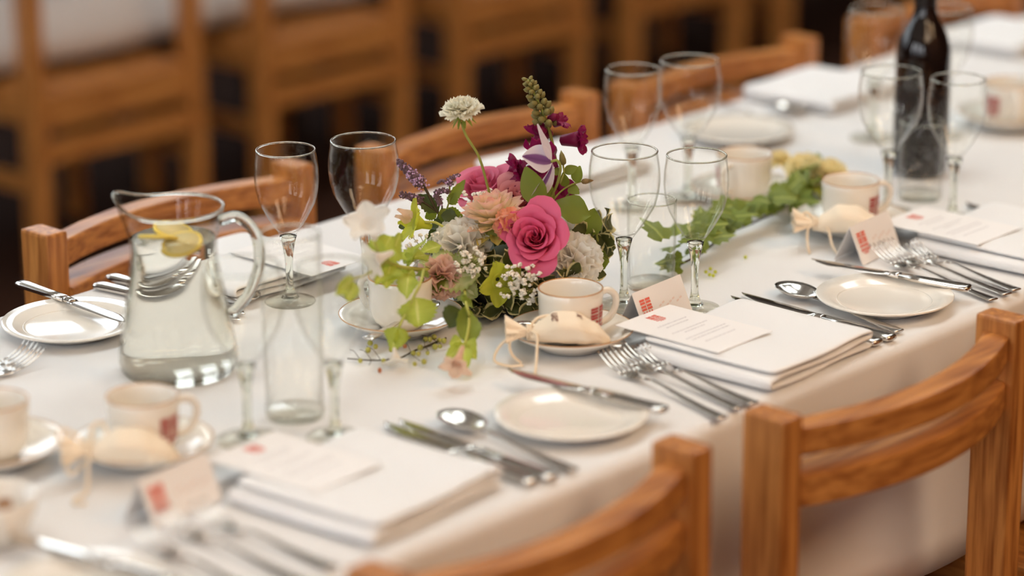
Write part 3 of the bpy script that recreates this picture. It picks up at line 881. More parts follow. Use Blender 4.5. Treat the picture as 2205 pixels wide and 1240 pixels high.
def place_card(c, rz, label):
    """folded tent card; ridge along local x"""
    o = empty('place_card', (c[0], c[1], TZ + .0014)); o.rotation_euler = (0, 0, rz); tag(o, label, 'card', 'tent place cards')
    w_, h_, d_ = .095, .046, .021
    t_ = .0006
    def leaf_(s):
        return [(-w_ / 2, s * d_, 0), (w_ / 2, s * d_, 0), (w_ / 2, 0, h_), (-w_ / 2, 0, h_), (-w_ / 2, s * (d_ - t_), 0), (w_ / 2, s * (d_ - t_), 0), (w_ / 2, 0, h_ - t_ * 2), (-w_ / 2, 0, h_ - t_ * 2)], box(0, 1, 0, 1, 0, 1)[1]
    fl_ = part('front_leaf', leaf_(-1), 'card_stock', o, smooth=False); part('back_leaf', leaf_(1), 'card_stock', o, smooth=False)
    sl = Vector((0, d_, h_)).normalized()
    nrm = Vector((0, -h_, d_)).normalized()
    part('crest', crest_geo(lambda x, y: tuple(Vector((-.030 + x * .020, -d_, 0)) + sl * (.026 + y * .022) + nrm * .0005), 1), 'print_red', fl_, smooth=False, recalc=False)
    V, F = [], []
    for k in range(7):
        x = -.008 + k * .0066; yy = .024 + .0025 * math.sin(k * 2.1)
        a_ = Vector((x, -d_, 0)) + sl * yy + nrm * .0004
        i = len(V); V += [tuple(a_), tuple(a_ + Vector((.0048, 0, 0)) + sl * .001), tuple(a_ + Vector((.0048, 0, 0)) + sl * .0032), tuple(a_ + sl * .0022)]; F.append((i, i + 1, i + 2, i + 3))
    part('written_name', (V, F), 'print_pink', fl_, smooth=False, recalc=False)
    return o
place_card((-0.2693, 0.2557), .06, 'folded place card with red crest behind the menu card')
place_card((0.1138, 0.2290), .10, 'blurred folded place card with red crest in front of the right forks')
place_card((-1.0281, 0.2348), .08, 'blurred folded place card with red crest at lower left')

# ------------------------------------------------------------------ favour bags
def favour_bag(c, z0, rz, s, label, letters=False, strings=None, loops=()):
    """calico pouch lying on its side: local +x towards the sealed corner, neck at -x"""
    o = empty('favour_bag', (c[0], c[1], z0), rz); tag(o, label, 'bag', 'calico favour bags')
    Lb = .088 * s
    def prof(t):      # half width, half height along the pouch
        HW = ((0, .0052), (.14, .0150), (.38, .0245), (.66, .0262), (.88, .0180), (1.0, .0040))
        HH = ((0, .0048), (.14, .0100), (.34, .0160), (.58, .0158), (.84, .0100), (1.0, .0022))
        out = []
        for K in (HW, HH):
            for (t0, v0), (t1, v1) in zip(K, K[1:]):
                if t0 <= t <= t1 + 1e-6:
                    q_ = (t - t0) / (t1 - t0); q_ = q_ * q_ * (3 - 2 * q_) * .5 + q_ * .5; out.append(v0 + (v1 - v0) * q_); break
            else: out.append(K[-1][1] if t > 1 else K[0][1])
        return out[0] * s, out[1] * s
    nu, nv = 22, 33
    def surf(t, a):
        hw, hh = prof(t)
        fold = 1 + .05 * math.sin(a * 5 + t * 2) * (1 - t)
        cr = 1 + .16 * math.sin(PI * min(1, t)) * math.exp(-((a - (PI - .55)) / .30) ** 2) + .10 * (1 - t) * math.sin(a * 6 + 1) * math.exp(-t * 5)
        z = max(.0, hh + hh * math.sin(a) * cr + .004 * (1 - t) ** 2)
        return Vector((-.034 * s + Lb * t, hw * math.cos(a) * fold * cr, z + .0010 * noise.noise(Vector((t * 7, math.cos(a) * 2, math.sin(a) * 2 + c[0])))))
    V, F, U = grid(nu, nv, lambda i, j: surf(i, 2 * PI * j))
    k = len(V); V.append(surf(1, 0).lerp(surf(1, PI), .5)); 
    for j in range(nv - 1): F.append(((nu - 1) * nv + j, (nu - 1) * nv + j + 1, k))
    pc_ = part('pouch', (V, F), 'calico', o)
    def frill(i, j):
        t = i; a = 2 * PI * j
        r = (.0052 + .010 * t) * s
        w_ = 1 + .34 * math.sin(a * 7) * t
        return Vector((-.033 * s - .024 * s * t, r * 1.15 * math.cos(a) * w_, .0088 * s + .004 + .003 * t * s + r * .75 * math.sin(a) * w_))
    part('frill', grid(7, 57, frill), 'calico', o, recalc=False)
    # cord wound round the neck with a bow and hanging ends
    geos = []
    for dx in (0, .0030):
        geos.append(tube([Vector((-.0335 * s + dx, .0078 * s * math.cos(a), .0092 * s + .004 + .0074 * s * math.sin(a))) for a in [2 * PI * q / 16 for q in range(17)]], .0016, 6, 0))
    part('tie', merge(*[(g[0], g[1]) for g in geos])[:2], 'cord_cotton', o)
    for st in (strings or []):
        part('cord_end', tube([Vector(q) for q in st], .0017, 7, 6), 'cord_cotton', o)
    for lp_ in loops:
        part('cord_loop', tube([Vector(q) for q in lp_], .0019, 7, 6), 'cord_cotton', o)
    if letters:
        for txt, t0, a0, sz in (('an', .36, 2.45, .0150), ('x', .66, 2.0, .0135)):
            cu = bpy.data.curves.new('t', 'FONT'); cu.body = txt; cu.size = sz; cu.resolution_u = 4; cu.shear = .3
            to = bpy.data.objects.new('t', cu); COL.objects.link(to)
            bpy.context.view_layer.update()
            me = bpy.data.meshes.new_from_object(to); bpy.data.objects.remove(to)
            V2 = []
            for v in me.vertices:
                # the line of writing runs across the pouch
                t = t0 - (v.co.y) / Lb
                hw, hh = prof(t)
                a = a0 - v.co.x / .016
                V2.append(surf(t, a) + Vector((0, -.0002, .0009)))
            F2 = [tuple(p_.vertices) for p_ in me.polygons]
            part('lettering', (V2, F2), 'print_brown', pc_, recalc=False)
    return o
BZ = TZ + .0155
def local_strings(): return None
favour_bag((-0.4412, 0.2537, 0.7470), BZ + .004, hz + .05, 1.06, 'calico favour bag printed with letters on the sharp saucer, cord hanging over', True,
    [[(-.033, -.006, .016), (-.046, -.010, .018), (-.066, -.014, .004), (-.074, -.020, -.012), (-.060, -.028, -.0165), (-.042, -.028, -.0165)],
     [(-.031, -.008, .017), (-.026, -.018, .014), (-.027, -.030, -.004), (-.029, -.042, -.0160), (-.031, -.055, -.0168)],
     [(-.046, -.012, .016), (-.056, -.012, .006), (-.054, -.014, -.008), (-.044, -.022, -.0160)]],
    [[(-.032, .006, .018), (-.024, .010, .026), (-.010, .012, .028), (-.014, .006, .023), (-.030, 0, .019)]])
favour_bag((-1.0063, 0.3359, 0.7480), BZ + .003, hz + .08, 1.05, 'blurred calico favour bag with bow loops on the saucer at lower left', False,
    [[(-.033, -.006, .016), (-.034, -.020, .006), (-.035, -.036, -.0150), (-.044, -.050, -.0165), (-.046, -.064, -.0165), (-.034, -.066, -.0165)]],
    [[(-.034, .004, .016), (-.050, .010, .030), (-.062, .008, .034), (-.064, .000, .024), (-.050, -.004, .014), (-.036, 0, .014)],
     [(-.032, .004, .017), (-.030, .012, .034), (-.022, .014, .038), (-.016, .008, .030), (-.022, .002, .018), (-.030, 0, .014)],
     [(-.034, -.004, .014), (-.046, -.010, .010), (-.056, -.014, .002), (-.050, -.018, -.004), (-.038, -.010, .006)]])
favour_bag((0.1184, 0.2735, 0.7500), BZ + .003, hz + .03, 1.08, 'blurred calico favour bag on the saucer near the ivy at right', False,
    [[(-.033, -.006, .016), (-.044, -.012, .010), (-.046, -.022, -.006), (-.044, -.032, -.0165)], [(-.030, -.008, .016), (-.020, -.018, .010), (-.016, -.030, -.006), (-.010, -.040, -.0165)]],
    [[(-.034, .004, .016), (-.044, .006, .026), (-.052, .004, .020), (-.044, 0, .014)]])

# ------------------------------------------------------------------ flowers
def petal_grid(L, W, nl=7, nw=5, tip=.9, cup=0., curl=0., ruff=0., freq=3, serr=0., base_w=.15, seed=0., belly=.6):
    """petal lying along +Y from the origin, face +Z; returns (V,F,UV)"""
    def f(i, j):
        t = i; s = 2 * j - 1
        e = .5 * math.pi
        if t < belly: w_ = base_w + (1 - base_w) * math.sin(e * t / belly)
        else: w_ = max(0., math.cos(e * ((t - belly) / (1 - belly)) * tip)) ** .7
        x = s * w_ * W / 2
        y = L * t
        z = cup * (s * s) * W * w_ + curl * L * t * t
        if ruff: z += ruff * t * t * math.sin(s * freq * 3 + seed * 5) ; y += ruff * .5 * t * math.cos(s * freq * 4 + seed * 3)
        if serr and t > .95: y += serr * (1 if int(round(j * (nw - 1))) % 2 else -1)
        return Vector((x, y, z))
    V, F, U = grid(nl, nw, f)
    return V, F, U
def add_petals(root, geos, mat, name='petal', origin=None):
    for g in geos: part(name, g, mat, root, recalc=False)
def bloom_root(name, loc, label, cat='flower', group='flowers of the centrepiece'):
    o = empty(name, loc); tag(o, label, cat, group); return o
def rose(name, loc, axis, R, mat, label, seed=1, n=24):
    rnd = random.Random(seed)
    o = bloom_root(name, loc, label)
    fr = frame(axis, seed)
    gold = 2.39996
    for k in range(n):
        q = k / (n - 1)
        r0 = R * (.06 + .56 * q)                 # radius of the cup this petal belongs to
        h = R * (1.12 - .30 * q)                  # rim height
        half = 1.55 - .65 * q                    # angular half width
        th = k * gold + rnd.uniform(-.15, .15)
        opn = .02 + .34 * q ** 2.4               # how far the rim opens
        roll = .03 + .16 * q ** 1.3
        tipn = .10 * q
        dh = rnd.uniform(-.04, .04) * R
        wv = rnd.uniform(0, 6)
        def f(i, j):
            t, s = i, 2 * j - 1
            a = th + s * half * (1 - .25 * max(0, t - .7))
            edge = 1 - (.12 + .26 * q ** 2) * abs(s) ** 3.4
            tt = t * edge + (tipn * (1 - abs(s)) * t)
            rr = r0 * (.35 + .65 * math.sin(min(1, tt * 1.5) * PI / 2)) + R * opn * tt ** 2
            z = h * tt - R * .32
            if tt > .78:
                d_ = (tt - .78) / .22
                rr += R * roll * d_ ** 1.4 * .9; z -= R * roll * .75 * d_ ** 2
            rr += R * (.025 * math.sin(s * 4 + wv) + .075 * s) * tt
            return fr @ Vector((rr * math.cos(a), rr * math.sin(a), z + dh + R * .03 * s * (1 - q)))
        part('petal', grid(9, 11, f), mat, o, recalc=False)
    for k in range(5):
        a = k * 2 * PI / 5
        V, F, U = petal_grid(R * .8, R * .3, 5, 3, curl=-.1)
        m3 = fr @ Matrix.Rotation(a, 3, 'Z') @ Matrix.Rotation(.5, 3, 'X')
        part('sepal', ([m3 @ v + fr @ Vector((0, 0, -R * .34)) for v in V], F, U), 'leaf_green', o, recalc=False)
    return o
def carnation(name, loc, axis, R, mat, label, seed=1, n=34, dome=.75, mats=None):
    rnd = random.Random(seed); o = bloom_root(name, loc, label)
    fr = frame(axis, seed)
    for k in range(n):
        q = (k + .5) / n
        a = k * 2.39996
        tilt = (q ** .6) * 1.75
        L = R * (.92 + .12 * rnd.random()) * (.82 + .18 * q)
        Wd = R * (.95 + .2 * rnd.random())
        nw = 11
        ph = rnd.uniform(0, 6)
        def f(i, j):
            t, s = i, 2 * j - 1
            fan = .12 + .88 * t ** .8
            x = s * Wd / 2 * fan
            y = L * t * (1 - .20 * s * s)
            z = 0.16 * R * t ** 1.6 * math.sin(s * 4.2 + ph) + .06 * R * t * math.sin(s * 9 + ph * 2)
            if i > .98: y += (.035 * R) * (1 if int(round(j * (nw - 1))) % 2 else -1)
            return Vector((x, y, z))
        V, F, U = grid(6, nw, f)
        # petal stands along +Z then leans out by tilt
        m3 = fr @ Matrix.Rotation(a, 3, 'Z') @ Matrix.Rotation(PI / 2 - tilt, 3, 'X')
        off = fr @ Vector((0, 0, -R * (.45 + .0 * q)))
        part('petal', ([m3 @ v + off for v in V], F, U), (mats[k % len(mats)] if mats else mat), o, recalc=False)
    part('calyx', xform(lathe([(0, -.95 * R), (.16 * R, -.9 * R), (.22 * R, -.6 * R), (.26 * R, -.38 * R), (0, -.30 * R)], 12), fr.to_4x4()), 'stem_green', o)
    return o
def dahlia(name, loc, axis, R, label, seed=3):
    rnd = random.Random(seed); o = bloom_root(name, loc, label); fr = frame(axis, 0)
    k = 0
    for layer, (n, tilt, L, h) in enumerate(((5, .25, .55, .28), (8, .55, .72, .22), (11, .85, .88, .14), (13, 1.12, 1.0, .06), (12, 1.38, 1.02, -.02), (10, 1.7, .9, -.10))):
        for i in range(n):
            a = 2 * PI * (i + .5 * (layer % 2)) / n + rnd.uniform(-.08, .08)
            V, F, U = petal_grid(R * L, R * .40, 7, 5, tip=.97, cup=.28, curl=.10, seed=rnd.random(), belly=.62, base_w=.3)
            m3 = fr @ Matrix.Rotation(a, 3, 'Z') @ Matrix.Rotation(PI / 2 - tilt - rnd.uniform(-.06, .06), 3, 'X')
            off = fr @ Vector((0, 0, h * R - R * .15))
            part('petal', ([m3 @ v + off for v in V], F, U), 'dahlia' if layer < 5 else 'dahlia_back', o, recalc=False)
    for i in range(7):
        a = 2 * PI * i / 7
        V, F, U = petal_grid(R * .42, R * .16, 5, 3)
        m3 = fr @ Matrix.Rotation(a, 3, 'Z') @ Matrix.Rotation(-.7, 3, 'X')
        part('bract', ([m3 @ v + fr @ Vector((0, 0, -R * .35)) for v in V], F, U), 'leaf_dark', o, recalc=False)
    part('calyx', xform(lathe([(0, -.75 * R), (.10 * R, -.7 * R), (.34 * R, -.42 * R), (.42 * R, -.2 * R), (0, -.1 * R)], 14), fr.to_4x4()), 'stem_green', o)
    return o
def leaf_geo(L, W, serr=0., wave=0., droop=.2, fold=.12, nl=9, nw=5, belly=.42, seed=0., tip=.96, quilt=0.):
    def f(i, j):
        t, s = i, 2 * j - 1
        if t < belly: w_ = math.sin(PI / 2 * (t / belly)) ** .7
        else: w_ = max(0, math.cos(PI / 2 * tip * ((t - belly) / (1 - belly)))) ** .85
        if serr and abs(s) > .9: w_ *= 1 + serr * (1 if int(round(i * (nl - 1))) % 2 else -1)
        x = s * w_ * W / 2
        z = fold * abs(s) * w_ * W - droop * L * t * t
        z += wave * W * math.sin(t * 7 + seed) * s * abs(s)
        if quilt: z += quilt * W * math.sin(t * 22 + abs(s) * 5) * (1 - abs(s)) * abs(s) * 4
        return Vector((x, L * t, z))
    return grid(nl, nw, f)
def orient(direction, normal):
    """matrix: +Y -> direction, +Z ~ normal"""
    y = Vector(direction).normalized(); z = Vector(normal); x = y.cross(z)
    if x.length < 1e-4: x = y.orthogonal()
    x.normalize(); z = x.cross(y)
    return Matrix((x, y, z)).transposed()
def leaf_part(root, a, b_, W, mat, normal=None, name='leaf', **kw):
    """leaf from world point a to b_ under root (an unrotated Empty)"""
    a, b_ = Vector(a), Vector(b_)
    d = b_ - a
    n_ = Vector(normal) if normal is not None else TOWARD * .55 + UP * .8
    V, F, U = leaf_geo(d.length, W, **kw)
    m3 = orient(d, n_); off = a - root.location
    return part(name, ([m3 @ v + off for v in V], F, U), mat, root, recalc=False)
def stem_part(root, pts, r, mat='stem_green', name='stem', n=7, sm=5):
    return part(name, tube([Vector(q) - root.location for q in pts], r, n, sm), mat, root)
def V3(t): return Vector(t)

CB = Vector((-.335, .435, TZ + .0012))
fb = empty('flower_bowl', CB); tag(fb, 'low dark bowl hidden under the central flower arrangement', 'bowl')
part('body', lathe([(0, .002), (.045, .0), (.060, .004), (.068, .022), (.070, .036), (.066, .037), (.062, .020), (0, .016)], 40), 'dark_bowl', fb)
fm = part('floral_foam', lathe([(0, .018), (.058, .021), (.060, .050), (.045, .066), (0, .070)], 20), 'leaf_dark', None, CB); tag(fm, 'dark green block of floral foam holding the central flower stems', 'foam')
CORE = V3((-0.3389, 0.4217, 0.7420))
# --- main blooms
rose('rose', V3((-0.3619, 0.3610, 0.8308)), TOWARD * .86 + UP * .50 - RIGHT * .12, .0385, 'rose_pink', 'large open deep pink rose at the front of the centrepiece', 4, 26)
rose('rose', V3((-0.3192, 0.4842, 0.8533)), UP * .9 + TOWARD * .3 - RIGHT * .2, .040, 'rose_pink_mid', 'pink rose half hidden at the back, behind the white flower stem', 9, 16)
rose('rose', V3((-0.3179, 0.4312, 0.8516)), UP * .8 + TOWARD * .5 + RIGHT * .1, .034, 'rose_pink_pale', 'pale pink rose behind the peach dahlia', 12, 16)
dahlia('dahlia', V3((-0.3717, 0.4158, 0.8459)), UP * .95 - RIGHT * .20 + TOWARD * .16, .044, 'peach and yellow dahlia left of the deep pink rose')
carnation('carnation', V3((-0.3783, 0.3787, 0.8479)), TOWARD * .7 + RIGHT * .4 + UP * .15, .023, 'carnation_peach', 'small ruffled peach carnation between the dahlia and the deep pink rose', 5, 20)
carnation('carnation', V3((-0.4161, 0.4344, 0.8273)), TOWARD * .75 + UP * .6 - RIGHT * .15, .038, 'carnation_white', 'white carnation left of the dahlia above the pale leaves', 6, 34)
carnation('carnation', V3((-0.3129, 0.3374, 0.8006)), TOWARD * .8 + UP * .4 + RIGHT * .35, .038, 'carnation_white', 'white carnation at the right, below the deep pink rose', 8, 34)
carnation('carnation', V3((-0.2798, 0.3753, 0.8232)), UP * .7 + RIGHT * .5 + TOWARD * .3, .030, 'carnation_white', 'white carnation behind the deep pink rose under the broad leaf', 11, 26)
carnation('carnation', V3((-0.4559, 0.4259, 0.7876)), TOWARD * .9 - RIGHT * .15 - UP * .2, .030, 'carnation_pink', 'light pink carnation low at the left over the saucer', 14, 30)
# --- scabiosa on its tall stem
SC = V3((-0.3899, 0.4503, 0.9743))
sc_ = bloom_root('scabiosa', SC, 'white scabiosa on a tall bare stem above the arrangement')
fr = frame(UP * .95 + TOWARD * .12 - RIGHT * .16)
rnd = random.Random(2)
for k in range(42):
    q = (k + .5) / 42; a = k * 2.39996; tilt = q ** .55 * 1.62
    L = .026 * (.62 + .42 * q)
    V, F, U = petal_grid(L, .016, 5, 7, tip=.55, ruff=.0022, freq=3, seed=rnd.random(), base_w=.3, belly=.7, serr=.0008)
    m3 = fr @ Matrix.Rotation(a, 3, 'Z') @ Matrix.Rotation(PI / 2 - tilt, 3, 'X')
    part('petal', ([m3 @ v + fr @ Vector((0, 0, .000)) for v in V], F, U), 'scabiosa_white', sc_, recalc=False)
for k in range(11):
    a = k * 2 * PI / 11
    V, F, U = petal_grid(.017, .0042, 6, 3, curl=-.55)
    m3 = fr @ Matrix.Rotation(a, 3, 'Z') @ Matrix.Rotation(-.15, 3, 'X')
    part('bract', ([m3 @ v + fr @ Vector((0, 0, -.004)) for v in V], F, U), 'leaf_green', sc_, recalc=False)
part('receptacle', xform(lathe([(0, -.008), (.003, -.007), (.006, -.003), (.007, .001), (0, .003)], 12), fr.to_4x4()), 'stem_green', sc_)
stem_part(sc_, [(-0.3900, 0.4504, 0.9621), (-0.3869, 0.4469, 0.9465), (-0.3771, 0.4364, 0.9213), (-0.3678, 0.4337, 0.8918), (-0.3606, 0.4333, 0.8639), (-0.3506, 0.4372, 0.8107)], .0016, 'stem_green')
# --- snapdragon spike
SD = V3((-0.2679, 0.4139, 0.8946))
sd_ = bloom_root('snapdragon', SD, 'dark red snapdragon spike with green buds at the top, back of the centrepiece')
path = [(-0.2626, 0.4082, 0.8256), (-0.2641, 0.4099, 0.8659), (-0.2679, 0.4139, 0.8974), (-0.2723, 0.4187, 0.9316), (-0.2782, 0.4251, 0.9572), (-0.2849, 0.4323, 0.9798), (-0.2896, 0.4375, 0.9955)]
stem_part(sd_, path, (.0026, .0014), 'stem_green')
P_ = smooth_path(path, 8)
nb = 46
for k in range(nb):
    q = k / (nb - 1)
    i = int((.50 + .50 * q) * (len(P_) - 1)); c = P_[i]
    ax = (P_[min(i + 1, len(P_) - 1)] - P_[max(0, i - 1)]).normalized()
    sz = .0066 * (1 - .52 * q)
    rad = (.0125 - .0085 * q)
    a = k * 2.39996
    s1 = ax.orthogonal().normalized(); s2 = ax.cross(s1)
    d = (s1 * math.cos(a) + s2 * math.sin(a)) * .9 + ax * .55
    pos = c + d * rad - SD
    m4 = Matrix.Translation(pos) @ frame(d).to_4x4()
    part('bud', xform(lathe([(0, -1.0 * sz), (.55 * sz, -.6 * sz), (.78 * sz, 0), (.6 * sz, .7 * sz), (0, 1.25 * sz)], 8), m4), 'burgundy' if q < .16 and k % 2 else 'bud_olive', sd_)
def snap_floret(c, d, s, seed):
    """two-lipped floret: a short tube, two upright lobes, three lower lobes"""
    fr_ = frame(d, seed)
    c = V3(c) - SD; s *= 1.35
    ft_ = part('floret_tube', xform(lathe([(0, -1.1 * s), (.32 * s, -.9 * s), (.42 * s, -.2 * s), (.5 * s, .25 * s), (.3 * s, .35 * s), (0, .2 * s)], 12), Matrix.Translation(c) @ fr_.to_4x4()), 'burgundy', sd_)
    for k, (a, L, Wd, t) in enumerate(((-.45, 1.15, 1.0, .5), (.45, 1.15, 1.0, .5), (2.2, .85, .8, .9), (PI, .9, .9, 1.0), (-2.2, .85, .8, .9))):
        V, F, U = petal_grid(L * s, Wd * s, 7, 7, tip=.7, cup=-.25, curl=-.35, ruff=.22 * s, freq=2, seed=seed + k * .37, base_w=.4)
        m3 = fr_ @ Matrix.Rotation(a, 3, 'Z') @ Matrix.Rotation(PI / 2 - t, 3, 'X')
        part('floret_lobe', ([c + m3 @ v + fr_ @ Vector((0, 0, .1 * s)) for v in V], F, U), 'burgundy', ft_, recalc=False)
for k, (q, d, s) in enumerate((((-0.2880, 0.4135, 0.9090), TOWARD + RIGHT * -.4, .0185), ((-0.2514, 0.3961, 0.9229), RIGHT + TOWARD * .5 + UP * .2, .0150), ((-0.2962, 0.4225, 0.8795), TOWARD - RIGHT * .6, .0200), ((-0.2828, 0.4080, 0.8748), TOWARD * .8 + RIGHT * .2, .0190), ((-0.3000, 0.4413, 0.8905), -RIGHT + TOWARD * .6, .0150), ((-0.2757, 0.4297, 0.9264), -RIGHT * .7 + TOWARD * .6, .0120), ((-0.2956, 0.4365, 0.8664), -RIGHT + TOWARD * .3 - UP * .3, .0160), ((-0.2641, 0.4098, 0.9446), RIGHT * .6 + TOWARD * .6 + UP * .5, .0085))):
    snap_floret(q, d, s, k * 1.3)
# --- clematis bell with stem, leaves and bud
CL = V3((-0.3185, 0.3729, 0.9135))
cl_ = bloom_root('clematis', CL, 'nodding white and purple clematis bell in front of the dark red florets')
for (a, b_, W, mt, nrm, dr) in (((-0.3185, 0.3729, 0.9124), (-0.3549, 0.3902, 0.9234), .034, 'clematis', TOWARD * .8 + UP * .5, -.10), ((-0.3178, 0.3751, 0.9141), (-0.3375, 0.3935, 0.9538), .019, 'clematis_inner', RIGHT * .6 + UP * .6 + TOWARD * .4, -.28), ((-0.3185, 0.3729, 0.9112), (-0.3400, 0.3814, 0.8603), .026, 'clematis', TOWARD * .6 + RIGHT * .8, .22), ((-0.3148, 0.3777, 0.9107), (-0.3324, 0.4027, 0.9087), .026, 'clematis_inner', UP, .1)):
    leaf_part(cl_, a, b_, W, mt, nrm, 'petal', nl=11, nw=7, droop=dr, fold=.18, belly=.45, wave=.05, tip=.98)
stem_part(cl_, [(-0.3200, 0.3745, 0.9135), (-0.3148, 0.3690, 0.9146), (-0.3123, 0.3662, 0.9056), (-0.3111, 0.3723, 0.8857), (-0.3126, 0.3813, 0.8674), (-0.3126, 0.3886, 0.8506), (-0.3056, 0.4032, 0.8073)], .0017, 'stem_green')
stem_part(cl_, [(-0.3126, 0.3886, 0.8506), (-0.2962, 0.3857, 0.8659), (-0.2843, 0.3801, 0.8746), (-0.2754, 0.3705, 0.8802), (-0.2710, 0.3657, 0.8813)], .0011, 'stem_green', 'side_stem')
stem_part(cl_, [(-0.2925, 0.3890, 0.8502), (-0.2836, 0.3793, 0.8655), (-0.2806, 0.3761, 0.8711)], .0010, 'stem_green', 'side_stem')
stem_part(cl_, [(-0.2977, 0.3799, 0.8814), (-0.2910, 0.3800, 0.8930), (-0.2880, 0.3841, 0.9030)], .0011, 'stem_green', 'side_stem')
def bud(root, c, d, s, mt, name='bud'):
    part(name, xform(lathe([(0, -s), (.42 * s, -.7 * s), (.5 * s, -.2 * s), (.34 * s, .6 * s), (0, 1.3 * s)], 10), Matrix.Translation(V3(c) - root.location) @ frame(d).to_4x4()), mt, root)
bud(cl_, (-0.2691, 0.3637, 0.8813), RIGHT + UP * .1, .0068, 'bud_brown'); bud(cl_, (-0.2884, 0.3845, 0.9086), UP - RIGHT * .15, .0085, 'bud_olive')
for (a, b_, W, mt, nrm, kw) in (((-0.3378, 0.3717, 0.8639), (-0.3442, 0.3934, 0.9083), .034, 'leaf_green', TOWARD * .9 - RIGHT * .4, dict(droop=.05)), ((-0.3296, 0.3850, 0.8585), (-0.3137, 0.3824, 0.8883), .030, 'leaf_green', TOWARD * .8 + RIGHT * .5, dict(droop=.05)), ((-0.3208, 0.3754, 0.8618), (-0.2914, 0.3362, 0.8505), .036, 'leaf_green', TOWARD * .6 + UP * .7, dict(droop=.10, wave=.2)),
                                 ((-0.2858, 0.3817, 0.8746), (-0.2951, 0.3771, 0.8921), .012, 'leaf_green', TOWARD, {}), ((-0.2836, 0.3793, 0.8734), (-0.2829, 0.3639, 0.8705), .014, 'leaf_green', TOWARD + UP, {}), ((-0.2776, 0.3729, 0.8791), (-0.2754, 0.3705, 0.8994), .015, 'leaf_green', TOWARD - RIGHT * .5, {}), ((-0.2873, 0.3833, 0.8916), (-0.2769, 0.3721, 0.8995), .012, 'leaf_green', TOWARD + UP * .5, {}), ((-0.2903, 0.3866, 0.8917), (-0.2962, 0.3930, 0.8951), .010, 'leaf_green', TOWARD + UP * .5, {})):
    leaf_part(cl_, a, b_, W, mt, nrm, **kw)
# --- mint sprigs
MN = V3((-0.4089, 0.4708, 0.8541))
mn = bloom_root('mint_sprig', MN, 'purple flowering mint sprig with serrated leaves at the left of the flowers')
stem_part(mn, [(-0.3964, 0.4720, 0.8256), (-0.4072, 0.4689, 0.8456), (-0.4122, 0.4744, 0.8592), (-0.4186, 0.4813, 0.8796), (-0.4229, 0.4860, 0.8898)], .0017, 'stem_dark')
stem_part(mn, [(-0.4097, 0.4716, 0.8524), (-0.4162, 0.4787, 0.8604), (-0.4232, 0.4862, 0.8673)], .0013, 'stem_dark', 'side_stem')
stem_part(mn, [(-0.4079, 0.4697, 0.8502), (-0.4063, 0.4680, 0.8598), (-0.4077, 0.4695, 0.8649)], .0011, 'stem_dark', 'side_stem')
stem_part(mn, [(-0.3981, 0.4739, 0.8427), (-0.3931, 0.4685, 0.8653), (-0.3930, 0.4683, 0.8834)], .0010, 'stem_green', 'side_stem')
def mint_head(pts, r, n, seed, dark=False):
    P = smooth_path(pts, 8); rnd = random.Random(seed)
    g1, g2 = [], []
    for k in range(n):
        q = rnd.random() ** .9
        i = min(len(P) - 1, int(q * (len(P) - 1)))
        rr = r * (1 - .55 * q) * (.75 + .4 * rnd.random())
        d = Vector((rnd.gauss(0, 1), rnd.gauss(0, 1), rnd.gauss(0, 1))).normalized()
        c = P[i] + d * rr - MN
        s = rnd.uniform(.0008, .0017)
        (g1 if (rnd.random() < (.62 if not dark else .35) * (1.15 - q)) else g2).append(ico(s, 1, c, (1, 1, 1)))
    core = tube([p_ - MN for p_ in P], (r * .75, r * .3), 8, 0)
    part('flower_head', core, 'floret_dark', mn)
    for gs, mt in ((g1, 'floret_purple'), (g2, 'floret_dark')):
        if gs:
            o = part('florets', merge(*gs)[:2], mt, mn, recalc=False); o['kind'] = 'stuff'
mint_head([(-0.4226, 0.4856, 0.8887), (-0.4309, 0.4946, 0.9000), (-0.4403, 0.5047, 0.9158)], .0090, 330, 1)
mint_head([(-0.4224, 0.4855, 0.8661), (-0.4305, 0.4942, 0.8719), (-0.4393, 0.5037, 0.8753)], .0066, 170, 2, True)
mint_head([(-0.4077, 0.4695, 0.8626), (-0.4106, 0.4726, 0.8739), (-0.4069, 0.4686, 0.8795), (-0.4002, 0.4614, 0.8783)], .0052, 130, 3, True)
mint_head([(-0.3930, 0.4683, 0.8834), (-0.3922, 0.4674, 0.8913), (-0.3848, 0.4594, 0.8957)], .0040, 70, 4, True)
mint_head([(-0.3952, 0.4707, 0.8868), (-0.3996, 0.4754, 0.8891), (-0.4022, 0.4783, 0.8857)], .0028, 30, 5, True)
for (a, b_, W, nrm) in (((-0.4089, 0.4708, 0.8541), (-0.4260, 0.4894, 0.8741), .020, TOWARD + UP * .3), ((-0.4107, 0.4654, 0.8516), (-0.4014, 0.4480, 0.8496), .018, TOWARD + UP), ((-0.4034, 0.4648, 0.8569), (-0.3902, 0.4505, 0.8466), .015, TOWARD - RIGHT * .2), ((-0.3943, 0.4697, 0.8597), (-0.3811, 0.4555, 0.8889), .013, TOWARD - RIGHT * .3), ((-0.3932, 0.4685, 0.8596), (-0.3879, 0.4628, 0.8737), .014, TOWARD), ((-0.4165, 0.4790, 0.8332), (-0.4004, 0.4542, 0.8492), .022, TOWARD * .6 + UP), ((-0.4147, 0.4770, 0.8343), (-0.4093, 0.4712, 0.8144), .020, TOWARD * .8 + UP * .3), ((-0.4167, 0.4939, 0.8428), (-0.4342, 0.5129, 0.8316), .018, TOWARD + UP * .4), ((-0.4036, 0.4798, 0.8512), (-0.4129, 0.4899, 0.8428), .014, TOWARD + UP * .4), ((-0.4063, 0.4680, 0.8581), (-0.4064, 0.4607, 0.8414), .016, TOWARD + RIGHT * .3)):
    leaf_part(mn, a, b_, W, 'leaf_dark' if W > .0165 else 'leaf_green', nrm, serr=.10, nl=13, fold=.15, droop=.12, wave=.1)
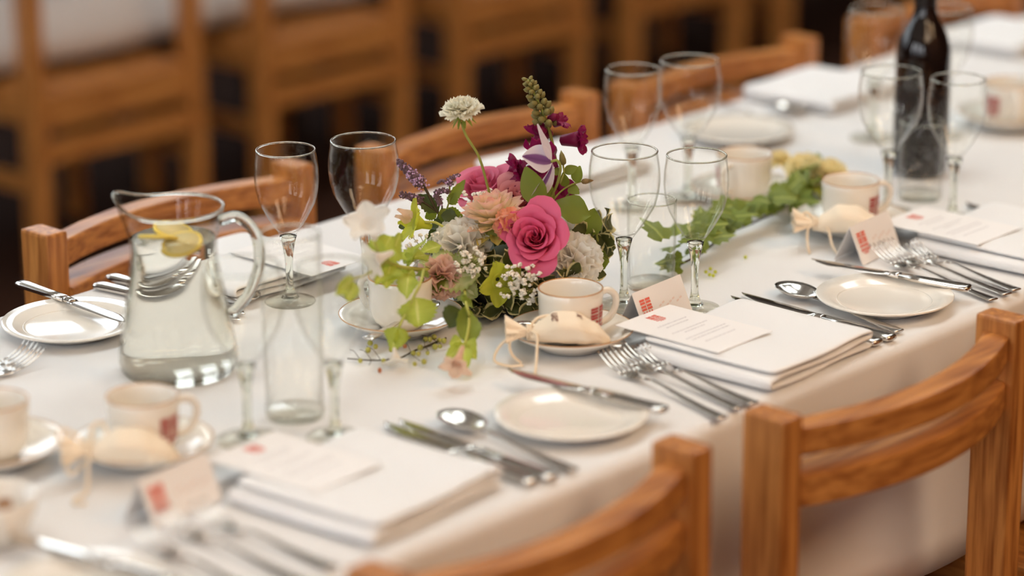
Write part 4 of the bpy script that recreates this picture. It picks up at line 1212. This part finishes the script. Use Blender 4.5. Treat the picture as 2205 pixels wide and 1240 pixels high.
# --- lime green nicotiana flowers
def trumpet(name, c, d, R, mat, label, stem, lobes=5, back=None, depth=.9, smat='stem_lime', extra=None):
    o = bloom_root(name, V3(c), label); fr_ = frame(d, .4)
    part('throat', xform(lathe([(0, -depth * R * 1.25), (.14 * R, -depth * R * 1.2), (.22 * R, -depth * R * .6), (.42 * R, -.1 * R), (.38 * R, -.05 * R), (.1 * R, -depth * R * .5)], 12), fr_.to_4x4()), back or mat, o)
    for k in range(lobes):
        V, F, U = petal_grid(R * .95, R * .92, 7, 7, tip=.93, cup=.12, curl=-.10, ruff=.10 * R, freq=2, seed=k * .7, base_w=.5, belly=.45)
        m3 = fr_ @ Matrix.Rotation(2 * PI * k / lobes, 3, 'Z') @ Matrix.Rotation(.50, 3, 'X')
        part('petal', ([m3 @ v + fr_ @ Matrix.Rotation(2 * PI * k / lobes, 3, 'Z') @ Vector((0, .26 * R, -.15 * R)) for v in V], F, U), mat, o, recalc=False)
    if stem: stem_part(o, stem, .0016, smat)
    if extra: extra(o)
    return o
trumpet('hellebore', (-0.4428, 0.4780, 0.8472), -RIGHT * .9 + TOWARD * .25 + UP * .35, .024, 'lime', 'lime green cup flower on an arched stem at upper left of the arrangement', [(-0.4344, 0.4689, 0.8471), (-0.4252, 0.4590, 0.8459), (-0.4151, 0.4480, 0.8345), (-0.4042, 0.4436, 0.8193), (-0.3890, 0.4493, 0.8010)], depth=.75)
for (a, b_, mt) in (((-0.4442, 0.4796, 0.8517), (-0.4551, 0.4913, 0.8642), 'nicotiana_peach'), ((-0.4454, 0.4808, 0.8483), (-0.4574, 0.4938, 0.8563), 'nicotiana_peach'), ((-0.4472, 0.4828, 0.8472), (-0.4560, 0.4923, 0.8473), 'lime')):
    o_ = [o for o in bpy.data.objects if o.name.startswith('hellebore') and o.parent is None][0]
    leaf_part(o_, a, b_, .012, mt, TOWARD + UP, 'inner_petal', wave=.3)
trumpet('hellebore', (-0.4079, 0.3739, 0.7882), TOWARD * .7 + RIGHT * .35 - UP * .05, .026, 'lime', 'lime green star flower below the deep pink rose', [(-0.4064, 0.3870, 0.7840), (-0.4086, 0.3968, 0.7836), (-0.3985, 0.4153, 0.7681), (-0.3783, 0.4377, 0.7423)], depth=.6)
# --- long pale branch of leaves reaching left in front of the saucer
BR = V3((-0.4255, 0.4446, 0.7951))
br = empty('leafy_branch', BR); tag(br, 'lime green leafy branch reaching left over the saucer beside the flowers', 'foliage', 'foliage of the centrepiece')
stem_part(br, [(-0.3928, 0.4386, 0.7801), (-0.4320, 0.4369, 0.7926), (-0.4599, 0.4376, 0.8007), (-0.5259, 0.4058, 0.8250), (-0.5664, 0.3981, 0.8432), (-0.6100, 0.3790, 0.8706)], (.0030, .0020), 'stem_lime')
stem_part(br, [(-0.5145, 0.3935, 0.8227), (-0.5566, 0.3581, 0.8238), (-0.5654, 0.3675, 0.7978), (-0.5734, 0.3762, 0.7727)], .0017, 'stem_lime', 'side_stem')
stem_part(br, [(-0.5717, 0.3965, 0.8442), (-0.6278, 0.3688, 0.8502), (-0.6660, 0.3513, 0.8577)], .0014, 'stem_lime', 'side_stem')
LVS = [((-0.4357, 0.4335, 0.7902), (-0.4157, 0.3971, 0.8111), .040, 'sage_leaf', TOWARD * .75 + UP * .6), ((-0.4487, 0.4328, 0.7957), (-0.4289, 0.3893, 0.7978), .044, 'sage_leaf', TOWARD * .85 + UP * .45), ((-0.4237, 0.4279, 0.7812), (-0.4160, 0.4048, 0.7644), .034, 'sage_leaf', TOWARD * .9 + UP * .2),
       ((-0.4563, 0.4336, 0.7973), (-0.4626, 0.4258, 0.7734), .030, 'leaf_green', TOWARD * .9 - RIGHT * .3), ((-0.5596, 0.3613, 0.8086), (-0.5579, 0.3595, 0.7731), .044, 'lime_leaf', TOWARD * .95 + UP * .15), ((-0.5208, 0.4195, 0.8309), (-0.4668, 0.4303, 0.8273), .028, 'lime_leaf', TOWARD * .6 + UP * .8),
       ((-0.5258, 0.4058, 0.8261), (-0.4727, 0.4367, 0.8469), .026, 'lime_leaf', TOWARD * .8 - RIGHT * .5), ((-0.5382, 0.4118, 0.8332), (-0.5944, 0.3872, 0.8331), .030, 'lime_leaf', TOWARD * .8 + UP * .5), ((-0.5653, 0.3984, 0.8445), (-0.5310, 0.4085, 0.8684), .026, 'lime_leaf', TOWARD * .8 + RIGHT * .4), ((-0.5877, 0.3888, 0.8571), (-0.5590, 0.3974, 0.8741), .030, 'lime_leaf', TOWARD * .9),
       ((-0.5259, 0.4059, 0.8184), (-0.5669, 0.3692, 0.8130), .026, 'lime_leaf', TOWARD), ((-0.5576, 0.4019, 0.8387), (-0.5826, 0.3862, 0.8224), .030, 'lime_leaf', TOWARD + UP * .3), ((-0.5741, 0.3770, 0.7738), (-0.5794, 0.3827, 0.7453), .026, 'lime_leaf', TOWARD - RIGHT * .6), ((-0.5734, 0.3762, 0.7727), (-0.5709, 0.3735, 0.7497), .020, 'lime_leaf', TOWARD + RIGHT * .6),
       ((-0.6660, 0.3513, 0.8577), (-0.7028, 0.3365, 0.8529), .018, 'lime_leaf', TOWARD), ((-0.6681, 0.3506, 0.8562), (-0.6782, 0.3453, 0.8356), .020, 'lime_leaf', TOWARD + RIGHT * .3), ((-0.4705, 0.4417, 0.8231), (-0.4505, 0.4274, 0.8326), .024, 'lime_leaf', UP + TOWARD * .3), ((-0.4562, 0.4410, 0.8059), (-0.4271, 0.4241, 0.8150), .026, 'sage_leaf', UP * .8 + TOWARD * .6), ((-0.5908, 0.3877, 0.8618), (-0.6099, 0.3789, 0.8813), .022, 'lime_leaf', TOWARD)]
LVS += [((-0.5653, 0.4043, 0.8465), (-0.5798, 0.4053, 0.8649), .018, 'lime_leaf', TOWARD + UP * .3), ((-0.5449, 0.4117, 0.8381), (-0.5447, 0.4114, 0.8556), .018, 'lime_leaf', TOWARD - RIGHT * .3), ((-0.5252, 0.4198, 0.8253), (-0.5409, 0.4221, 0.8197), .018, 'lime_leaf', TOWARD + UP * .4), ((-0.5223, 0.4020, 0.8239), (-0.5325, 0.4130, 0.8097), .020, 'lime_leaf', TOWARD), ((-0.5159, 0.4245, 0.8254), (-0.5072, 0.4151, 0.8353), .018, 'lime_leaf', UP + TOWARD * .5), ((-0.5170, 0.3962, 0.8227), (-0.4783, 0.4280, 0.7936), .016, 'leaf_green', TOWARD), ((-0.5779, 0.4032, 0.8519), (-0.6011, 0.3989, 0.8506), .016, 'lime_leaf', TOWARD + UP * .5), ((-0.4580, 0.4356, 0.8018), (-0.4670, 0.4453, 0.8131), .018, 'sage_leaf', UP + TOWARD * .4)]
for (a, b_, W, mt, nrm) in LVS:
    leaf_part(br, a, b_, W, mt, nrm, serr=.10, nl=19, nw=7, fold=.10, droop=.10, wave=.12, quilt=.05 if mt == 'sage_leaf' else .02, belly=.36)
# white trumpet flowers carried by the branch
trumpet('nicotiana', (-0.6249, 0.3686, 0.9079), -RIGHT * .2 + UP * .7 + TOWARD * .5, .024, 'nicotiana_white', 'blurred white trumpet flower above the leafy branch at the left', [(-0.6071, 0.3773, 0.8810), (-0.5943, 0.3842, 0.8633)], depth=1.0)
trumpet('nicotiana', (-0.6179, 0.3669, 0.8643), -RIGHT * .8 - UP * .2 + TOWARD * .5, .020, 'nicotiana_white', 'blurred white trumpet flower hanging left of the leafy branch', [(-0.5920, 0.3802, 0.8555), (-0.5724, 0.3913, 0.8476)], depth=1.0)
trumpet('nicotiana', (-0.5893, 0.3656, 0.7420), -UP * .7 + TOWARD * .4 + RIGHT * .1, .014, 'nicotiana_white', 'small pale flower hanging over the berry sprig', [(-0.5744, 0.3773, 0.7475), (-0.5736, 0.3764, 0.7568)], depth=.8)
# --- hanging sprig at the front, leaves down to the cloth
HG = V3((-0.5180, 0.3271, 0.7840))
hg = empty('hanging_sprig', HG); tag(hg, 'hanging green sprig with twisted leaf over the cloth below the flowers', 'foliage', 'foliage of the centrepiece')
stem_part(hg, [(-0.4110, 0.4289, 0.7694), (-0.5071, 0.3351, 0.7960), (-0.5161, 0.3217, 0.7820), (-0.5287, 0.3128, 0.7680), (-0.5377, 0.3087, 0.7592)], .0017, 'stem_lime')
for (a, b_, W, mt, nrm) in (((-0.5107, 0.3324, 0.7920), (-0.5335, 0.3028, 0.7584), .030, 'leaf_green', TOWARD + RIGHT * .4), ((-0.5098, 0.3347, 0.7940), (-0.5013, 0.3341, 0.7992), .020, 'leaf_green', TOWARD), ((-0.5371, 0.3107, 0.7608), (-0.5618, 0.3144, 0.7456), .016, 'lime_leaf', TOWARD + UP * .4), ((-0.5364, 0.3099, 0.7608), (-0.5656, 0.2825, 0.7410), .018, 'lime_leaf', TOWARD), ((-0.5351, 0.3097, 0.7616), (-0.5387, 0.2909, 0.7472), .016, 'lime_leaf', TOWARD + RIGHT * .3), ((-0.5366, 0.3140, 0.7632), (-0.5487, 0.3211, 0.7592), .016, 'lime_leaf', TOWARD + UP), ((-0.5165, 0.3356, 0.7900), (-0.5368, 0.3337, 0.7752), .030, 'leaf_dark', TOWARD + UP * .3), ((-0.5338, 0.3088, 0.7620), (-0.5297, 0.2978, 0.7580), .015, 'lime_leaf', TOWARD + UP)):
    leaf_part(hg, a, b_, W, mt, nrm, serr=.05, nl=13, droop=.1, wave=.15)
trumpet('nicotiana', (-0.5869, 0.2746, 0.7560), TOWARD * .6 - UP * .4 - RIGHT * .2, .017, 'nicotiana_peach', 'peach white trumpet flower hanging nearest the cloth below the flowers', [(-0.5402, 0.3078, 0.7568), (-0.5377, 0.3087, 0.7592)], depth=1.3)
# --- dark variegated foliage collar
rnd = random.Random(21)
collar = [(1040, 560), (1010, 580), (1090, 555), (1060, 640), (1100, 640), (1130, 655), (1170, 640), (1020, 640), (1180, 590), (1215, 600), (1200, 570), (1290, 520), (1285, 470), (1300, 560), (1260, 600), (1130, 590), (1090, 610), (1050, 600), (1160, 660), (1080, 670), (1010, 520), (1270, 540), (1145, 570), (1210, 620), (1030, 670), (1110, 690), (1150, 690)]
FOLIAGE = [((-0.3889, 0.4196, 0.7917), 'left of the deep pink rose'), ((-0.3798, 0.3951, 0.7519), 'low in front of the bowl'), ((-0.3558, 0.3691, 0.7574), 'under the deep pink rose'), ((-0.3243, 0.3498, 0.7768), 'behind the logo cup'), ((-0.2532, 0.3612, 0.8096), 'at the right end of the flowers'), ((-0.3759, 0.3835, 0.7905), 'just below the dahlia'), ((-0.3947, 0.4260, 0.7460), 'over the berry stalks')]
for k, (q, where) in enumerate(FOLIAGE):
    q = V3(q)
    o = empty('pittosporum_sprig', q); tag(o, 'dark cream-edged leafy sprig ' + where, 'foliage', 'foliage of the centrepiece')
    d0 = (q - (CB + UP * .05)); d0.normalize()
    stem_part(o, [CB + UP * .055, q - d0 * .01, q + d0 * .012], .0016, 'stem_dark')
    for j in range(17):
        a = j * 2.39996 + k
        s1 = d0.orthogonal().normalized(); s2 = d0.cross(s1)
        d = d0 * rnd.uniform(.1, .8) + (s1 * math.cos(a) + s2 * math.sin(a))
        d.normalize()
        L = rnd.uniform(.026, .040)
        base = q - d0 * rnd.uniform(-.012, .022)
        tipp = base + d * L
        if tipp.z < TZ + .006: tipp.z = TZ + .006 + rnd.uniform(0, .01)
        leaf_part(o, base, tipp, L * rnd.uniform(.50, .64), 'leaf_variegated', d0 * .7 + TOWARD * .5 + UP * .2 + Vector((rnd.uniform(-.4, .4), rnd.uniform(-.4, .4), rnd.uniform(-.4, .4))), wave=.22, droop=rnd.uniform(-.1, .3), seed=rnd.uniform(0, 6), nl=9, nw=7, belly=.5, fold=.05)
# cream-edged broad leaves at the right of the rose
sp = empty('pittosporum_sprig', V3((-0.2627, 0.3567, 0.8242))); tag(sp, 'olive scalloped leaves right of the white carnation', 'foliage', 'foliage of the centrepiece')
stem_part(sp, [CB + UP * .05, (-0.2664, 0.3607, 0.7954), (-0.2608, 0.3547, 0.8184)], .0016, 'stem_green')
for (a, b_, W) in (((-0.2769, 0.3574, 0.8186), (-0.2703, 0.3502, 0.8488), .030), ((-0.2709, 0.3582, 0.8027), (-0.2545, 0.3478, 0.8114), .026), ((-0.2645, 0.3587, 0.7839), (-0.2506, 0.3437, 0.7838), .028), ((-0.2739, 0.3541, 0.7697), (-0.2604, 0.3395, 0.7696), .018), ((-0.2769, 0.3574, 0.8215), (-0.2941, 0.3612, 0.8280), .024), ((-0.2438, 0.3657, 0.7892), (-0.2317, 0.3527, 0.7862), .020)):
    leaf_part(sp, a, b_, W, 'leaf_variegated' if W < .027 else 'leaf_green', TOWARD + UP * .5, serr=.05, nl=13, wave=.15)
# --- baby's breath
def babys_breath(c, R, n, label, seed):
    c = V3(c); rnd = random.Random(seed)
    o = empty('babys_breath', c); tag(o, label, 'flower', 'flowers of the centrepiece')
    gs, st = [], []
    for k in range(n):
        d = Vector((rnd.gauss(0, 1), rnd.gauss(0, 1), rnd.gauss(0, .9)))
        d = d.normalized() * R * rnd.random() ** .4; d += TOWARD * (R * .75 - .6 * d.dot(TOWARD))
        s = rnd.uniform(.0022, .0038)
        for j in range(6):
            e = Vector((rnd.gauss(0, 1), rnd.gauss(0, 1), rnd.gauss(0, 1))).normalized() * s * .6
            gs.append(ico(s * .62, 1, d + e, (1, 1, .8)))
        st.append(tube([Vector((0, 0, -R * .9)), d * .5 + Vector((0, 0, -R * .3)), d], .0004, 4, 2))
    f = part('florets', merge(*gs)[:2], 'floret_white', o, recalc=False); f['kind'] = 'stuff'
    s_ = part('fine_stems', merge(*st)[:2], 'stem_green', o, recalc=False); s_['kind'] = 'stuff'
babys_breath((-0.3859, 0.3605, 0.7903), .028, 70, 'baby\'s breath cluster under the deep pink rose', 1)
babys_breath((-0.4252, 0.4074, 0.8157), .022, 36, 'baby\'s breath cluster beside the white carnation left of the rose', 2)
babys_breath((-0.4203, 0.4757, 0.8160), .030, 50, 'baby\'s breath cluster behind the leafy branch at the left', 3)
babys_breath((-0.3538, 0.4554, 0.8593), .024, 36, 'baby\'s breath cluster in front of the half hidden back rose', 4)
# --- berry sprig lying on the cloth
BS = V3((-0.5808, 0.3536, 0.7420))
bs = empty('berry_sprig', (*(-0.5564, 0.3779), TZ + .004)); tag(bs, 'sprig of small green berries lying on the cloth below the saucer', 'berries')
def OnT(t, z=.004): return Vector((t[0], t[1], TZ + z))
stem_part(bs, [OnT((-0.4820, 0.3915)), OnT((-0.5161, 0.3881)), OnT((-0.5393, 0.3875)), OnT((-0.5668, 0.3824)), OnT((-0.5897, 0.3963)), OnT((-0.6068, 0.4251))], (.0014, .0007), 'stem_dark')
tw = []
for a, b_ in (((-0.5445, 0.3861), (-0.5290, 0.4124)), ((-0.5565, 0.3852), (-0.5647, 0.3516)), ((-0.5714, 0.3852), (-0.5534, 0.4106)), ((-0.5851, 0.3936), (-0.5686, 0.4326)), ((-0.5921, 0.4014), (-0.5818, 0.4304)), ((-0.5771, 0.3869), (-0.5961, 0.3752)), ((-0.5271, 0.3883), (-0.5351, 0.3659)), ((-0.5190, 0.3889), (-0.4997, 0.4115)), ((-0.5026, 0.3901), (-0.5090, 0.3728)), ((-0.5897, 0.3963), (-0.6114, 0.3855)), ((-0.5996, 0.4123), (-0.5898, 0.4395)), ((-0.4973, 0.3915), (-0.5068, 0.4194))):
    tw.append(tube([OnT(a), OnT(((a[0] + b_[0]) / 2, (a[1] + b_[1]) / 2), .009), OnT(b_, .007)], .0004, 5, 3))
part('twigs', tuple(x for x in (lambda g: (g[0] and [Vector(v) - bs.location for v in g[0]], g[1]))(merge(*tw))), 'stem_dark', bs)
bm_ = None
for k, q in enumerate(((797,745), (808,757), (792,768), (825,783), (843,762), (850,768), (872,747), (890,765), (905,758), (900,775), (912,783), (920,770), (925,745), (936,752), (945,742), (955,748), (893,788), (916,740), (880,738), (860,790), (775,783), (812,800), (968,690), (972,712), (935,735), (948,760))):
    pass
BERRY = [(-0.5547, 0.4414), (-0.5642, 0.4228), (-0.5833, 0.4154), (-0.5875, 0.3868), (-0.5591, 0.4026), (-0.5318, 0.4082), (-0.5473, 0.3796), (-0.5329, 0.3827), (-0.5548, 0.3642), (-0.5596, 0.3507), (-0.5410, 0.3630), (-0.5105, 0.3891), (-0.5148, 0.3768), (-0.4999, 0.3846), (-0.5034, 0.3738), (-0.5721, 0.3530), (-0.5081, 0.3987), (-0.5185, 0.4153), (-0.6048, 0.4062), (-0.4956, 0.3969), (-0.5202, 0.3635)]
for k, q in enumerate(BERRY):
    if bm_ is None: bm_ = part('berry', ico(.0034, 2), 'berry_green', bs, OnT(q, .0055) - bs.location)
    else:
        o = bm_.copy(); COL.objects.link(o); o.parent = bs; o.location = OnT(q, .0052 + (k % 3) * .0025) - bs.location; s = .75 + .3 * ((k * 7) % 5) / 5; o.scale = (s, s, s * 1.1)
o = part('berry', ico(.0026, 2), 'berry_red', bs, OnT((-0.5376, 0.4025), .006) - bs.location); o['label'] = 'red-brown berry'
fpet = part('fallen_berry', ico(.0024, 2, (0, 0, .0024), (1, 1, 1.4)), 'berry_red', None, (*(-0.6101, 0.3700), TZ + .0014)); tag(fpet, 'tiny fallen orange berry on the cloth below the berry sprig', 'berry')
# --- ivy garland
def ivy_leaf(L):
    """five-lobed leaf as a fan with a raised midrib, tip along +Y"""
    pts = [(0, 0), (.18, -.10), (.40, .02), (.52, .22), (.34, .34), (.40, .60), (.20, .62), (0, 1.0)]
    out = pts + [(-x, y) for x, y in pts[-2:0:-1]]
    V = [Vector((x * L, y * L, -.12 * L * y * y + .10 * abs(x) * L)) for x, y in out]; U = [(y, .5 + x) for x, y in out]
    c = len(V); V.append(Vector((0, .35 * L, .02 * L))); U.append((.35, .5))
    n = len(out)
    return V, [(c, i, (i + 1) % n) for i in range(n)], U
iv = empty('ivy_garland', (*(0.0951, 0.3976), TZ + .004)); tag(iv, 'ivy garland trailing across the cloth behind the right glasses', 'foliage')
ivp = [OnT((-0.1292, 0.3519), .012), OnT((-0.0676, 0.3543), .016), OnT((0.0151, 0.3798), .018), OnT((0.0869, 0.3912), .016), OnT((0.1610, 0.4030), .016), OnT((0.2403, 0.4289), .020), OnT((0.3056, 0.4508), .016)]
stem_part(iv, ivp, .0016, 'stem_dark')
PP = smooth_path(ivp, 10); rnd = random.Random(5)
ivm = None
for k in range(64):
    i = int(k / 63 * (len(PP) - 1)); c = PP[i]
    d = Vector((rnd.uniform(-1, 1), rnd.uniform(-1, 1), 0)).normalized() * .8 + TOWARD * .5 + UP * rnd.uniform(-.1, .35)
    nrm = UP * .8 + TOWARD * .5 + Vector((rnd.uniform(-.4, .4), rnd.uniform(-.4, .4), 0))
    L = rnd.uniform(.026, .044)
    base = c + Vector((rnd.uniform(-.014, .014), rnd.uniform(-.014, .014), rnd.uniform(.002, .045 - .022 * k / 63)))
    if ivm is None: ivm = part('leaf', ivy_leaf(1.0), 'ivy_leaf', iv, recalc=False, smooth=False)
    else: q = ivm.copy(); COL.objects.link(q); q.parent = iv
    ob = ivm if k == 0 else q
    zmin = base.z + d.normalized().z * L
    if zmin < TZ + .004: base.z += TZ + .004 - zmin
    ob.matrix_local = Matrix.Translation(base - iv.location) @ orient(d, nrm).to_4x4() @ Matrix.Scale(L, 4)
gb = []
for q in ((-0.0731, 0.3315), (-0.0797, 0.3188), (-0.0872, 0.3274), (-0.0930, 0.3111), (-0.0931, 0.3168), (-0.0065, 0.3292), (-0.1065, 0.3264)): gb.append(ico(.0026, 1, OnT(q, .004) - iv.location))
for g_ in gb: part('seed_head', g_, 'lime', iv)
# --- second small arrangement: yellow blooms
for q, R, lb in (((0.2690, 0.4443, 0.7778), .030, 'blurred yellow bloom, large left one of the far pair'), ((0.2915, 0.4200, 0.7724), .026, 'blurred yellow bloom, right one of the far pair'), ((0.2857, 0.4999, 0.7754), .017, 'blurred small yellow bud above the cream cup')):
    carnation('yellow_bloom', V3(q), UP * .9 + TOWARD * .3, R, 'yellow_petal', lb, int(R * 1000), 22)
fs = empty('yellow_flower_foliage', V3((0.2758, 0.4369, 0.7519))); tag(fs, 'blurred green leaves under the far yellow blooms', 'foliage')
for k in range(9):
    a = k * 2.4
    d = Vector((math.cos(a), math.sin(a), -.2))
    leaf_part(fs, fs.location, fs.location + d * .035, .022, 'lime_leaf' if k % 2 else 'leaf_green', UP)
stem_part(fs, [fs.location, fs.location - UP * .03], .003, 'stem_green')
